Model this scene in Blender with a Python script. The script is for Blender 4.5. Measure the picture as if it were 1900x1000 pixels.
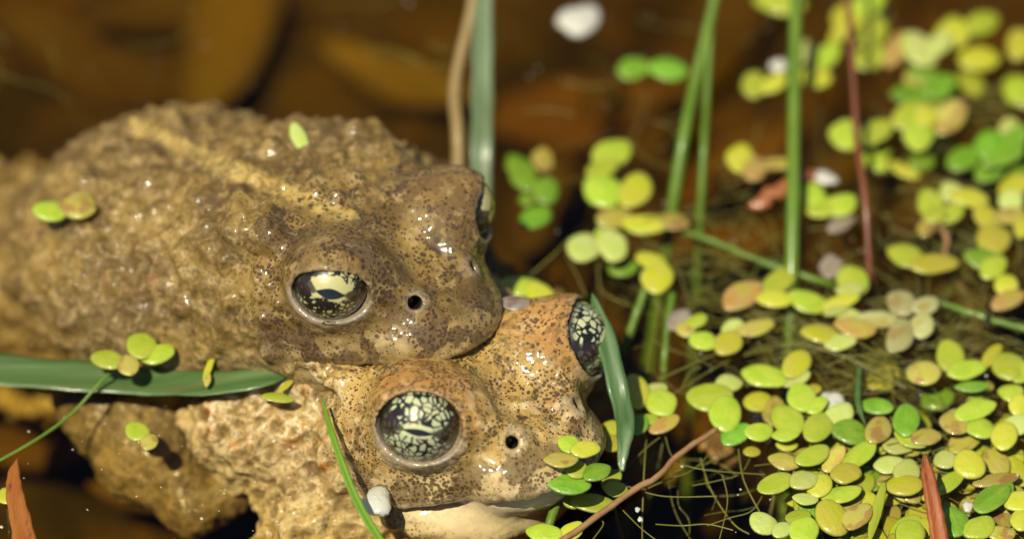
import bpy, math, random
import numpy as np
from mathutils import Vector, Matrix

# ------------------------------------------------------------------ camera, world, sun, exposure
# units: 1 blender unit = 1 cm ; water surface at z = 0
scene = bpy.context.scene
for o in list(bpy.data.objects):
    bpy.data.objects.remove(o)
scene.unit_settings.system = 'METRIC'
scene.unit_settings.scale_length = 0.01
PITCH = math.radians(50.0)
DIST = 45.0
FRAME_W = 9.0
SP, CP = math.sin(PITCH), math.cos(PITCH)
cam_d = bpy.data.cameras.new('camera')
cam_d.sensor_width = 36.0
cam_d.lens = 36.0 * DIST / FRAME_W
cam_d.clip_start = 0.5
cam_d.clip_end = 2000.0
cam = bpy.data.objects.new('camera', cam_d)
scene.collection.objects.link(cam)
CAM = Vector((0, -DIST * CP, DIST * SP))
cam.location = CAM
cam.rotation_euler = (math.pi / 2 - PITCH, 0, 0)
scene.camera = cam
cam_d.dof.use_dof = True
cam_d.dof.focus_distance = DIST - 1.8
cam_d.dof.aperture_fstop = cam_d.lens * 1e-3 / 1.85
cam_d.dof.aperture_blades = 7

SUN_DIR = Vector((-0.27, -0.34, 0.86)).normalized()
elev = math.asin(SUN_DIR.z)
world = bpy.data.worlds.new('World')
scene.world = world
world.use_nodes = True
wn = world.node_tree
wn.nodes.clear()
sky = wn.nodes.new('ShaderNodeTexSky')
sky.sky_type = 'NISHITA'
sky.sun_disc = False
sky.sun_elevation = elev
sky.sun_rotation = math.atan2(SUN_DIR.x, SUN_DIR.y)
bg = wn.nodes.new('ShaderNodeBackground')
bg.inputs['Strength'].default_value = 0.055
wo = wn.nodes.new('ShaderNodeOutputWorld')
wn.links.new(sky.outputs[0], bg.inputs[0])
wn.links.new(bg.outputs[0], wo.inputs[0])
sun_d = bpy.data.lights.new('sun', 'SUN')
sun_d.energy = 4.8
sun_d.angle = math.radians(0.5)
sun_d.color = (1.0, 0.93, 0.72)
sun = bpy.data.objects.new('sun', sun_d)
sun.rotation_euler = SUN_DIR.to_track_quat('Z', 'Y').to_euler()
sun.location = SUN_DIR * 60
scene.collection.objects.link(sun)
vs = scene.view_settings
vs.view_transform = 'Standard'
vs.look = 'None'
vs.exposure = 0.27
vs.gamma = 1.0
cy = scene.cycles
cy.max_bounces = 10
cy.diffuse_bounces = 3
cy.glossy_bounces = 4
cy.transmission_bounces = 6
cy.transparent_max_bounces = 24
cy.volume_bounces = 0
cy.caustics_reflective = False
cy.caustics_refractive = False
cy.sample_clamp_indirect = 6.0
cy.use_denoising = True

R = random.Random(11)
RN = np.random.RandomState(5)
C = scene.collection

# ------------------------------------------------------------------ placing helpers
def ray_dir(u, v):
    x = (u - 950) / 1900 * FRAME_W / DIST
    yy = (500 - v) / 1900 * FRAME_W / DIST
    d = Vector((x, CP + yy * SP, -SP + yy * CP))
    return d.normalized()

def at(u, v, z=0.0):
    d = ray_dir(u, v)
    t = (z - CAM.z) / d.z
    return CAM + d * t

def link(o, parent=None):
    C.objects.link(o)
    if parent is not None:
        o.parent = parent
    return o

def tag(o, label=None, cat=None, group=None, kind=None):
    if label: o['label'] = label
    if cat: o['category'] = cat
    if group: o['group'] = group
    if kind: o['kind'] = kind
    return o

def mesh_obj(name, verts, faces, mat, parent=None, smooth=True, uvs=None):
    me = bpy.data.meshes.new(name)
    me.from_pydata([tuple(v) for v in verts], [], faces)
    me.update()
    if smooth:
        me.shade_smooth()
    if mat is not None:
        me.materials.append(mat)
    return link(bpy.data.objects.new(name, me), parent)

def empty(name, loc=(0, 0, 0), rz=0.0):
    o = bpy.data.objects.new(name, None)
    o.location = loc
    o.rotation_euler = (0, 0, rz)
    o.empty_display_size = 0.3
    return link(o)

# ------------------------------------------------------------------ materials
class NT:
    def __init__(self, name):
        self.m = bpy.data.materials.new(name)
        self.m.use_nodes = True
        self.t = self.m.node_tree
        self.t.nodes.clear()
        self.out = self.t.nodes.new('ShaderNodeOutputMaterial')
    def n(self, typ, **kw):
        nd = self.t.nodes.new(typ)
        for k, v in kw.items():
            setattr(nd, k, v)
        return nd
    def set(self, sock, val):
        if isinstance(val, bpy.types.NodeSocket):
            self.t.links.new(val, sock)
        elif val is not None:
            if sock.type == 'RGBA' and len(val) == 3:
                val = (*val, 1.0)
            sock.default_value = val
    def coord(self, kind='Object'):
        return self.n('ShaderNodeTexCoord').outputs[kind]
    def mapping(self, vec, scale=(1, 1, 1), loc=(0, 0, 0), rot=(0, 0, 0)):
        nd = self.n('ShaderNodeMapping')
        self.set(nd.inputs['Vector'], vec)
        nd.inputs['Scale'].default_value = scale
        nd.inputs['Location'].default_value = loc
        nd.inputs['Rotation'].default_value = rot
        return nd.outputs[0]
    def noise(self, vec, scale, detail=3.0, rough=0.55, dist=0.0):
        nd = self.n('ShaderNodeTexNoise')
        self.set(nd.inputs['Vector'], vec)
        nd.inputs['Scale'].default_value = scale
        nd.inputs['Detail'].default_value = detail
        nd.inputs['Roughness'].default_value = rough
        nd.inputs['Distortion'].default_value = dist
        return nd.outputs['Fac']
    def noisecol(self, vec, scale, detail=2.0):
        nd = self.n('ShaderNodeTexNoise')
        self.set(nd.inputs['Vector'], vec)
        nd.inputs['Scale'].default_value = scale
        nd.inputs['Detail'].default_value = detail
        return nd.outputs['Color']
    def voronoi(self, vec, scale, feature='F1', rand=1.0, out='Distance'):
        nd = self.n('ShaderNodeTexVoronoi', feature=feature)
        self.set(nd.inputs['Vector'], vec)
        nd.inputs['Scale'].default_value = scale
        nd.inputs['Randomness'].default_value = rand
        return nd.outputs[out]
    def ramp(self, fac, stops, interp='LINEAR'):
        nd = self.n('ShaderNodeValToRGB')
        self.set(nd.inputs[0], fac)
        cr = nd.color_ramp
        cr.interpolation = interp
        while len(cr.elements) < len(stops):
            cr.elements.new(0.5)
        for e, (p, c) in zip(cr.elements, stops):
            e.position = p
            e.color = (*c, 1.0) if not isinstance(c, (int, float)) else (c, c, c, 1)
        return nd.outputs[0]
    def step(self, fac, a, b):
        nd = self.n('ShaderNodeMapRange')
        nd.interpolation_type = 'SMOOTHSTEP'
        self.set(nd.inputs[0], fac)
        nd.inputs[1].default_value = a
        nd.inputs[2].default_value = b
        return nd.outputs[0]
    def math(self, op, a, b=None, c=None):
        nd = self.n('ShaderNodeMath', operation=op)
        self.set(nd.inputs[0], a)
        if b is not None: self.set(nd.inputs[1], b)
        if c is not None: self.set(nd.inputs[2], c)
        return nd.outputs[0]
    def mix(self, fac, a, b, blend='MIX'):
        nd = self.n('ShaderNodeMix', data_type='RGBA', blend_type=blend)
        self.set(nd.inputs[0], fac)
        self.set(nd.inputs[6], a)
        self.set(nd.inputs[7], b)
        return nd.outputs[2]
    def attr(self, name):
        return self.n('ShaderNodeAttribute', attribute_name=name).outputs['Fac']
    def bump(self, h, strength, dist=0.02, normal=None):
        nd = self.n('ShaderNodeBump')
        self.set(nd.inputs['Height'], h)
        nd.inputs['Strength'].default_value = strength
        nd.inputs['Distance'].default_value = dist
        if normal is not None:
            self.set(nd.inputs['Normal'], normal)
        return nd.outputs[0]
    def principled(self, color, rough=0.5, normal=None, coat=0.0, coat_rough=0.1, coat_normal=None, spec=0.5, **kw):
        nd = self.n('ShaderNodeBsdfPrincipled')
        self.set(nd.inputs['Base Color'], color)
        self.set(nd.inputs['Roughness'], rough)
        self.set(nd.inputs['Specular IOR Level'], spec)
        self.set(nd.inputs['Coat Weight'], coat)
        self.set(nd.inputs['Coat Roughness'], coat_rough)
        if normal is not None: self.set(nd.inputs['Normal'], normal)
        if coat_normal is not None: self.set(nd.inputs['Coat Normal'], coat_normal)
        for k, v in kw.items():
            self.set(nd.inputs[k], v)
        return nd.outputs[0]
    def done(self, shader, volume=None):
        self.t.links.new(shader, self.out.inputs['Surface'])
        if volume is not None:
            self.t.links.new(volume, self.out.inputs['Volume'])
        return self.m
    def translucent_mix(self, sh, color, fac):
        tr = self.n('ShaderNodeBsdfTranslucent')
        self.set(tr.inputs['Color'], color)
        mx = self.n('ShaderNodeMixShader')
        mx.inputs[0].default_value = fac
        self.t.links.new(sh, mx.inputs[1])
        self.t.links.new(tr.outputs[0], mx.inputs[2])
        return mx.outputs[0]

def toad_skin(name, base_a, base_b, dark, pale, orange, speck_scale, speck_amt, seed, bump_amt=.75, lid_amt=.5, olive=(.10, .07, .015)):
    T = NT(name)
    co = T.mapping(T.coord(), loc=(seed, seed * 1.7, seed * .3))
    warp = T.n('ShaderNodeVectorMath', operation='MULTIPLY_ADD')
    T.set(warp.inputs[0], T.noisecol(co, 5.0))
    warp.inputs[1].default_value = (0.16, 0.16, 0.16)
    T.set(warp.inputs[2], co)
    cw = warp.outputs[0]
    n1 = T.noise(co, 1.6, 4, .6)
    col = T.mix(T.step(n1, .40, .60), base_a, base_b)
    # marbling in paler tan, small scale
    n2 = T.noise(cw, 7.0, 4, .62)
    col = T.mix(T.math('MULTIPLY', T.step(n2, .50, .68), .65), col, pale)
    n3 = T.noise(cw, 4.2, 5, .66, .6)
    col = T.mix(T.math('MULTIPLY', T.step(n3, .54, .66), T.math('SUBTRACT', 1.0, T.attr('pale'))), col, T.mix(.45, base_b, dark))
    # pale underside and lips, with brown blotches along the lip
    pl = T.attr('pale')
    col = T.mix(T.math('MULTIPLY', pl, .95), col, pale)
    lipb = T.math('MULTIPLY', T.attr('lip'), T.step(T.noise(cw, 3.4, 3, .6), .46, .52))
    col = T.mix(T.math('MULTIPLY', lipb, .72), col, T.mix(.25, dark, base_b))
    # orange lids and wart tips, yellow line down the back
    col = T.mix(T.math('MULTIPLY', T.attr('lid'), lid_amt), col, orange)
    col = T.mix(T.step(T.attr('wart'), .15, .75), col, T.mix(T.step(n2, .45, .62), orange, base_a))
    st = T.math('MULTIPLY', T.attr('stripe'), T.step(T.noise(cw, 5.0, 3, .6), .15, .4))
    col = T.mix(T.math('MULTIPLY', st, .95), col, (0.42, 0.29, 0.085))
    col = T.mix(T.math('MULTIPLY', T.attr('granule'), .8), col, pale)  # pale granule pigment, also painting a highlight on the skin ridges
    col = T.mix(T.math('MULTIPLY', T.attr('groove'), .6), col, T.mix(.35, dark, base_b))  # dark pigment between granules, also painting shade into the wrinkles
    verm = T.math('MULTIPLY', T.step(T.noise(cw, 11, 4, .65, .5), .53, .60), T.step(n1, .2, .45))
    verm = T.math('MULTIPLY', verm, T.math('SUBTRACT', 1.0, T.attr('pale')))
    col = T.mix(T.math('MULTIPLY', verm, .6), col, olive)
    # dark pepper
    nn = T.noise(co, 3.5, 3, .6)
    cf = T.mix(.35, co, cw)
    v1 = T.voronoi(cf, speck_scale * .85, 'F1', 1.0)
    sp1 = T.step(T.math('SUBTRACT', T.math('MULTIPLY_ADD', nn, 1.25, -.28), v1), -.05, .07)
    v2 = T.voronoi(T.mapping(cf, loc=(3, 1, 2)), speck_scale * .42, 'F1', 1.0)
    sp3 = T.step(T.math('SUBTRACT', T.math('MULTIPLY_ADD', n3, 1.1, -.33), v2), -.05, .06)
    spk = T.math('MAXIMUM', sp1, sp3)
    fade = T.math('SUBTRACT', 1.0, T.math('MULTIPLY', T.math('POWER', T.attr('pale'), 3.0), .9))
    fade = T.math('MULTIPLY', fade, T.attr('headness'))
    col = T.mix(T.math('MULTIPLY', T.math('MULTIPLY', spk, fade), speck_amt), col, T.mix(n2, dark, T.mix(.35, dark, base_b)))
    col = T.mix(T.attr('hole'), col, (0.012, 0.008, 0.006))
    col = T.mix(T.math('MULTIPLY', T.attr('rim'), .8), col, (0.30, 0.25, 0.19))
    # relief: grain + small pimples
    g1 = T.noise(cw, 16, 3, .6)
    g2 = T.voronoi(cw, 13, 'SMOOTH_F1', 1.0)
    h = T.math('ADD', T.math('MULTIPLY', g1, .6), T.math('MULTIPLY', T.math('SUBTRACT', 1.0, g2), .6))
    hb = T.math('MULTIPLY', h, T.math('SUBTRACT', 1.15, T.math('MULTIPLY', T.attr('smoothskin'), .8)))
    hb = T.math('MULTIPLY', hb, T.math('SUBTRACT', 1.35, T.attr('headness')))
    nm = T.bump(hb, bump_amt, .05)
    nmc = T.bump(hb, bump_amt * .45, .04)
    rough = T.math('MULTIPLY_ADD', n1, .3, .42)
    sh = T.principled(col, rough, nm, coat=T.math('MULTIPLY', T.math('POWER', T.attr('headness'), 1.8), .72), coat_rough=.08, coat_normal=nmc, spec=.25,
                      **{'Subsurface Weight': 0.0})
    return T.done(sh)

def eye_mat(name, gold, grey, coarse, dark, pat=(.175, .085, .012), net_w=(.34, -.07)):
    T = NT(name)
    co = T.coord()
    sep = T.n('ShaderNodeSeparateXYZ')
    T.set(sep.inputs[0], co)
    X, Y, Z = sep.outputs
    warp = T.n('ShaderNodeVectorMath', operation='MULTIPLY_ADD')
    T.set(warp.inputs[0], T.noisecol(co, 7.0))
    warp.inputs[1].default_value = (0.10, 0.10, 0.10)
    T.set(warp.inputs[2], co)
    cell = T.voronoi(warp.outputs[0], coarse, 'DISTANCE_TO_EDGE', 1.0)
    tint = T.noise(co, 9, 2)
    iris = T.mix(tint, gold, grey)
    iris = T.mix(T.step(Z, -.02, .10), T.mix(.55, iris, grey), iris)
    width = T.math('MULTIPLY_ADD', T.noise(co, 5, 2), net_w[0], net_w[1])
    net = T.step(T.math('SUBTRACT', width, cell), -.03, .03)
    # ring of plain gold about the slit pupil
    py = T.math('DIVIDE', Y, pat[0])
    pz = T.math('DIVIDE', T.math('SUBTRACT', Z, pat[2]), pat[1])
    ring = T.math('ADD', T.math('MULTIPLY', py, py), T.math('MULTIPLY', pz, pz))
    ring = T.math('MULTIPLY_ADD', T.math('SUBTRACT', T.noise(co, 20, 3, .65), .5), 2.2, ring)
    near = T.step(ring, 1.15, .95)
    col = T.mix(T.math('MULTIPLY', net, T.math('SUBTRACT', 1.0, near)), iris, (.008, .007, .005))
    col = T.mix(near, col, T.mix(T.noise(co, 45, 2), gold, T.mix(.5, gold, grey)))
    # dark brown bar at both sides of the pupil, dark rim
    aY = T.math('ABSOLUTE', Y)
    jit = T.math('MULTIPLY_ADD', T.noise(co, 13, 3, .6), .10, -.05)
    wedge = T.math('SUBTRACT', T.math('MULTIPLY', T.math('SUBTRACT', aY, .11), .75), T.math('ABSOLUTE', T.math('ADD', T.math('SUBTRACT', Z, .015), jit)))
    band = T.step(wedge, -.012, .012)
    col = T.mix(T.math('MULTIPLY', band, .9), col, (.02, .009, .005))
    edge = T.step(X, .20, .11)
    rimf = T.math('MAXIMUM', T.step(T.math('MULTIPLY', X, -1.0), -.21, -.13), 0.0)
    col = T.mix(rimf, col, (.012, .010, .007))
    col = T.mix(dark, col, (.01, .01, .008))
    sh = T.principled(col, .35, None, coat=1.0, coat_rough=.02, spec=.5)
    return T.done(sh)

def simple(name, col, rough=.5, coat=0., coat_rough=.05, spec=.5):
    T = NT(name)
    return T.done(T.principled(col, rough, None, coat, coat_rough, spec=spec))

def leafy(name, a, b, scale=6., rough=.42, trans=.25, coat=.15, stretch=(1, 1, 1), bump=.2, spot=None, rot=0.):
    T = NT(name)
    co = T.coord()
    if rot: co = T.mapping(co, rot=(0, 0, rot))
    co = T.mapping(co, scale=stretch)
    rnd = T.n('ShaderNodeObjectInfo').outputs['Random']
    off = T.n('ShaderNodeVectorMath', operation='ADD')
    T.set(off.inputs[0], co)
    cx = T.n('ShaderNodeCombineXYZ')
    T.set(cx.inputs[0], T.math('MULTIPLY', rnd, 37.0)); T.set(cx.inputs[1], T.math('MULTIPLY', rnd, 91.0))
    T.set(off.inputs[1], cx.outputs[0])
    co = off.outputs[0]
    n1 = T.noise(co, scale, 4, .6)
    col = T.mix(T.step(n1, .3, .7), a, b)
    col = T.mix(T.math('MULTIPLY', rnd, .45), col, T.mix(.5, a, b))
    if spot is not None:
        col = T.mix(T.math('MULTIPLY', T.step(T.noise(co, scale * 1.4, 3, .6), .56, .70), .8), col, spot)
    nm = T.bump(T.noise(co, scale * 4, 3), bump, .01)
    sh = T.principled(col, rough, nm, coat, .12, spec=.45)
    if trans > 0:
        sh = T.translucent_mix(sh, T.mix(.35, col, (.5, .6, .05)), trans)
    return T.done(sh)

def frond_mat(name, a, b, spot=None, trans=.22, edge=None):
    # duckweed frond: local x along the frond, unit disc outline
    T = NT(name)
    co = T.coord()
    rnd = T.n('ShaderNodeObjectInfo').outputs['Random']
    cx = T.n('ShaderNodeCombineXYZ')
    T.set(cx.inputs[0], T.math('MULTIPLY', rnd, 37.0)); T.set(cx.inputs[1], T.math('MULTIPLY', rnd, 91.0))
    off = T.n('ShaderNodeVectorMath', operation='ADD')
    T.set(off.inputs[0], co); T.set(off.inputs[1], cx.outputs[0])
    cn = off.outputs[0]
    col = T.mix(T.step(T.noise(cn, 1.1, 3, .55), .32, .68), a, b)
    # fine pale air cells
    cells = T.voronoi(T.mapping(cn, scale=(1, 1, .3)), 9.0, 'F1')
    col = T.mix(T.math('MULTIPLY', T.step(cells, .45, .1), .28), col, T.mix(.5, b, (.5, .55, .22)))
    sep = T.n('ShaderNodeSeparateXYZ'); T.set(sep.inputs[0], co)
    rr = T.math('ADD', T.math('MULTIPLY', sep.outputs[0], sep.outputs[0]), T.math('MULTIPLY', sep.outputs[1], sep.outputs[1]))
    col = T.mix(T.math('MULTIPLY', T.step(rr, .55, 1.05), .35), col, edge or (.42, .46, .12))
    vein = T.math('MULTIPLY', T.step(T.math('ABSOLUTE', sep.outputs[1]), .09, .0), .16)
    col = T.mix(vein, col, (.45, .5, .15))
    if spot is not None:
        m = T.math('MULTIPLY', T.step(T.noise(cn, .9, 2, .5), .52, .62), .85)
        col = T.mix(m, col, spot)
    hsv = T.n('ShaderNodeHueSaturation')
    T.set(hsv.inputs['Color'], col)
    T.set(hsv.inputs['Value'], T.math('MULTIPLY_ADD', rnd, .4, .8))
    T.set(hsv.inputs['Hue'], T.math('MULTIPLY_ADD', rnd, .03, .482))
    col = hsv.outputs[0]
    nm = T.bump(T.math('ADD', T.noise(cn, 3.0, 2), T.math('MULTIPLY', T.noise(cn, 14.0, 2), .25)), .3, .03)
    sh = T.principled(col, .36, nm, coat=.5, coat_rough=.07, spec=.45)
    sh = T.translucent_mix(sh, T.mix(.3, col, (.45, .55, .03)), trans)
    return T.done(sh)

M = {}
M['upper'] = toad_skin('upper_toad_skin', (.250, .158, .040), (.125, .074, .021), (.034, .015, .010), (.42, .30, .130), (.22, .120, .050), 34, .92, 3.1, .40, .25)
M['lower'] = toad_skin('lower_toad_skin', (.44, .285, .085), (.31, .185, .052), (.022, .011, .006), (.62, .49, .28), (.48, .19, .040), 36, .97, 8.4, .70, .40)
M['eye_upper'] = eye_mat('upper_toad_eye', (.52, .48, .21), (.34, .32, .15), 19, 0.0, (.19, .105, .055), (.6, -.06))
M['eye_lower'] = eye_mat('lower_toad_eye', (.58, .58, .29), (.36, .40, .27), 15, 0.0, (.165, .058, .020), (.42, -.07))
M['pupil'] = simple('pupil_black', (.006, .007, .010), .3, 1.0, .02)
FR = {
    'L': frond_mat('frond_lime', (.34, .46, .022), (.42, .50, .045)),
    'Y': frond_mat('frond_yellow_green', (.47, .49, .018), (.50, .47, .050)),
    'G': frond_mat('frond_deep_green', (.13, .30, .012), (.20, .38, .025), edge=(.34, .46, .12)),
    'P': frond_mat('frond_pale_green', (.45, .54, .11), (.50, .55, .17)),
    'O': frond_mat('frond_olive_yellow', (.42, .38, .045), (.44, .36, .09), spot=(.32, .18, .05)),
    'B': frond_mat('frond_browned', (.52, .34, .06), (.55, .38, .12), spot=(.48, .46, .06), edge=(.46, .37, .14)),
    'W': frond_mat('frond_bleached', (.44, .43, .19), (.38, .38, .13), spot=(.36, .28, .08), edge=(.42, .42, .22)),
    'X': frond_mat('frond_dead_grey', (.30, .24, .18), (.38, .33, .27), spot=(.22, .15, .10), edge=(.42, .38, .34)),
}
M['root'] = leafy('duckweed_root', (.20, .22, .08), (.28, .26, .14), 4, .4, .2)
M['algae'] = leafy('algae_thread', (.17, .18, .022), (.28, .26, .07), 2, .38, .3)
M['blade'] = leafy('grass_blade_green', (.055, .125, .025), (.095, .17, .045), 3, .42, .2, .2, stretch=(1, 3, 1), bump=.25)
M['blade_ribbed'] = leafy('grass_blade_ribbed', (.035, .11, .022), (.14, .22, .09), 1.5, .42, .2, .2, stretch=(11, .3, 2), bump=.4, spot=(.16, .17, .05), rot=-.21)
M['blade_wide'] = leafy('grass_blade_streaked', (.045, .105, .022), (.12, .19, .06), 1.6, .45, .2, .15, stretch=(.25, 9, 2), bump=.5, spot=(.14, .13, .05))
M['blade_bright'] = leafy('grass_blade_bright', (.13, .28, .012), (.17, .32, .02), 3, .4, .25, .2)
M['blade_blue'] = leafy('reed_blade_blue_green', (.11, .17, .075), (.16, .21, .11), 3, .4, .2, .2)
M['straw'] = leafy('dry_straw', (.34, .25, .11), (.27, .18, .065), 3, .5, .15, .1)
M['stem'] = leafy('green_stem', (.10, .20, .018), (.16, .25, .03), 3, .4, .2, .2)
M['stem_red'] = leafy('red_stem', (.13, .035, .014), (.20, .06, .025), 3, .4, .1, .2)
M['twig'] = leafy('brown_twig', (.22, .115, .045), (.30, .17, .07), 9, .55, 0, .1, bump=.5)
M['needle'] = leafy('red_brown_needle', (.24, .050, .009), (.34, .095, .015), 2, .5, .12, .08, stretch=(6, 1, 2), bump=.8, spot=(.09, .028, .012))
M['leaf_red'] = leafy('dead_leaf_orange', (.28, .075, .014), (.36, .13, .025), 3, .5, .15, .1, stretch=(5, 1, 2), bump=.7, spot=(.10, .035, .015))
M['bark'] = leafy('rotten_bark', (.25, .075, .02), (.33, .12, .035), 6, .5, 0, .3, bump=.8, spot=(.10, .03, .012))
M['flake'] = leafy('white_flake', (.72, .70, .64), (.62, .60, .54), 5, .5, .3, .1)
M['jelly'] = leafy('grey_translucent_flake', (.66, .65, .58), (.76, .75, .68), 4, .3, .35, .6, bump=.6)
M['litter_a'] = leafy('litter_ochre', (.23, .16, .045), (.15, .10, .03), 1.5, .7, 0, 0)
M['litter_b'] = leafy('litter_brown', (.12, .075, .022), (.08, .05, .016), 1.5, .7, 0, 0)
M['litter_c'] = leafy('litter_rust', (.19, .095, .024), (.12, .065, .018), 1.5, .7, 0, 0)
M['shell'] = leafy('snail_shell_brown', (.30, .18, .08), (.20, .11, .045), 14, .4, 0, .2, stretch=(1, .2, 1))
M['black'] = simple('black_debris', (.01, .008, .006), .5)

def bed_mat():
    T = NT('pond_bed_mud')
    co = T.coord()
    n1 = T.noise(co, .35, 5, .6, .4)
    n2 = T.noise(co, 1.3, 5, .65)
    col = T.mix(T.step(n1, .32, .66), (.034, .025, .009), (.115, .080, .024))
    col = T.mix(T.math('MULTIPLY', T.step(n2, .48, .68), .7), col, (.18, .105, .030))
    col = T.mix(T.math('MULTIPLY', T.step(T.noise(co, 2.2, 3), .56, .7), .7), col, (.03, .018, .008))
    nm = T.bump(T.noise(co, 4, 5, .65), .8, .1)
    return T.done(T.principled(col, .85, nm, spec=.2))
M['bed'] = bed_mat()

def water_mat():
    T = NT('pond_water')
    co = T.coord()
    nm = T.bump(T.noise(co, 1.1, 2, .5), .05, .05)
    fr = T.n('ShaderNodeFresnel'); fr.inputs['IOR'].default_value = 1.33
    T.set(fr.inputs['Normal'], nm)
    tr = T.n('ShaderNodeBsdfTransparent')
    gl = T.n('ShaderNodeBsdfGlossy')
    gl.inputs['Roughness'].default_value = .015
    T.set(gl.inputs['Normal'], nm)
    mx = T.n('ShaderNodeMixShader')
    T.t.links.new(fr.outputs[0], mx.inputs[0])
    T.t.links.new(tr.outputs[0], mx.inputs[1])
    T.t.links.new(gl.outputs[0], mx.inputs[2])
    va = T.n('ShaderNodeVolumeAbsorption')
    va.inputs['Color'].default_value = (.80, .68, .0, 1)
    va.inputs['Density'].default_value = .46
    return T.done(mx.outputs[0], va.outputs[0])
M['water'] = water_mat()

def glass_bubble():
    T = NT('bubble_film')
    lw = T.n('ShaderNodeLayerWeight')
    fac = T.math('MULTIPLY_ADD', T.math('POWER', lw.outputs['Facing'], 4.0), .5, .04)
    tr = T.n('ShaderNodeBsdfTransparent')
    gl = T.n('ShaderNodeBsdfGlossy'); gl.inputs['Roughness'].default_value = .02
    mx = T.n('ShaderNodeMixShader')
    T.t.links.new(fac, mx.inputs[0]); T.t.links.new(tr.outputs[0], mx.inputs[1]); T.t.links.new(gl.outputs[0], mx.inputs[2])
    return T.done(mx.outputs[0])
M['bubble'] = glass_bubble()

# ------------------------------------------------------------------ numpy noise
_perm = np.random.RandomState(77).permutation(512).astype(np.int64)
_val = np.random.RandomState(78).rand(512) * 2 - 1
def vnoise(P, f, seed=0):
    p = P * f + seed * 17.31
    i = np.floor(p).astype(np.int64)
    w = p - i
    w = w * w * w * (w * (w * 6 - 15) + 10)
    out = 0
    for dx in (0, 1):
        for dy in (0, 1):
            for dz in (0, 1):
                h = _perm[(i[:, 0] + dx) & 511]
                h = _perm[(h + i[:, 1] + dy) & 511]
                h = _perm[(h + i[:, 2] + dz) & 511]
                k = (w[:, 0] if dx else 1 - w[:, 0]) * (w[:, 1] if dy else 1 - w[:, 1]) * (w[:, 2] if dz else 1 - w[:, 2])
                out = out + k * _val[h]
    return out

# ------------------------------------------------------------------ signed-distance sculpting
def smin(a, b, k):
    h = np.clip(.5 + .5 * (b - a) / k, 0, 1)
    return b + (a - b) * h - k * h * (1 - h)
def smax(a, b, k):
    return -smin(-a, -b, k)
def ell(P, c, r, Rm=None):
    q = P - np.asarray(c)
    if Rm is not None:
        q = q @ Rm            # columns of Rm = local axes
    r = np.asarray(r, float)
    q = q * (1 / r)
    k0 = np.sqrt(np.einsum('ij,ij->i', q, q)) + 1e-9
    q = q * (1 / r)
    k1 = np.sqrt(np.einsum('ij,ij->i', q, q)) + 1e-9
    return k0 * (k0 - 1) / k1
def cone(P, a, b, ra, rb):
    a = np.asarray(a, float); b = np.asarray(b, float)
    ab = b - a
    q = P - a
    t = np.clip((q @ ab) / (ab @ ab), 0, 1)
    q -= t[:, None] * ab
    return np.sqrt(np.einsum('ij,ij->i', q, q)) - (ra + (rb - ra) * t)
def torus(P, c, ax, R0, r0):
    q = P - c
    h = q @ ax
    rad = np.sqrt(np.maximum((q * q).sum(1) - h * h, 0))
    return np.sqrt((rad - R0) ** 2 + h * h) - r0
def heading(deg):
    a = math.radians(deg)
    f = np.array([math.cos(a), math.sin(a), 0])
    l = np.array([-math.sin(a), math.cos(a), 0])
    return np.stack([f, l, np.array([0, 0, 1.])], 1)

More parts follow.
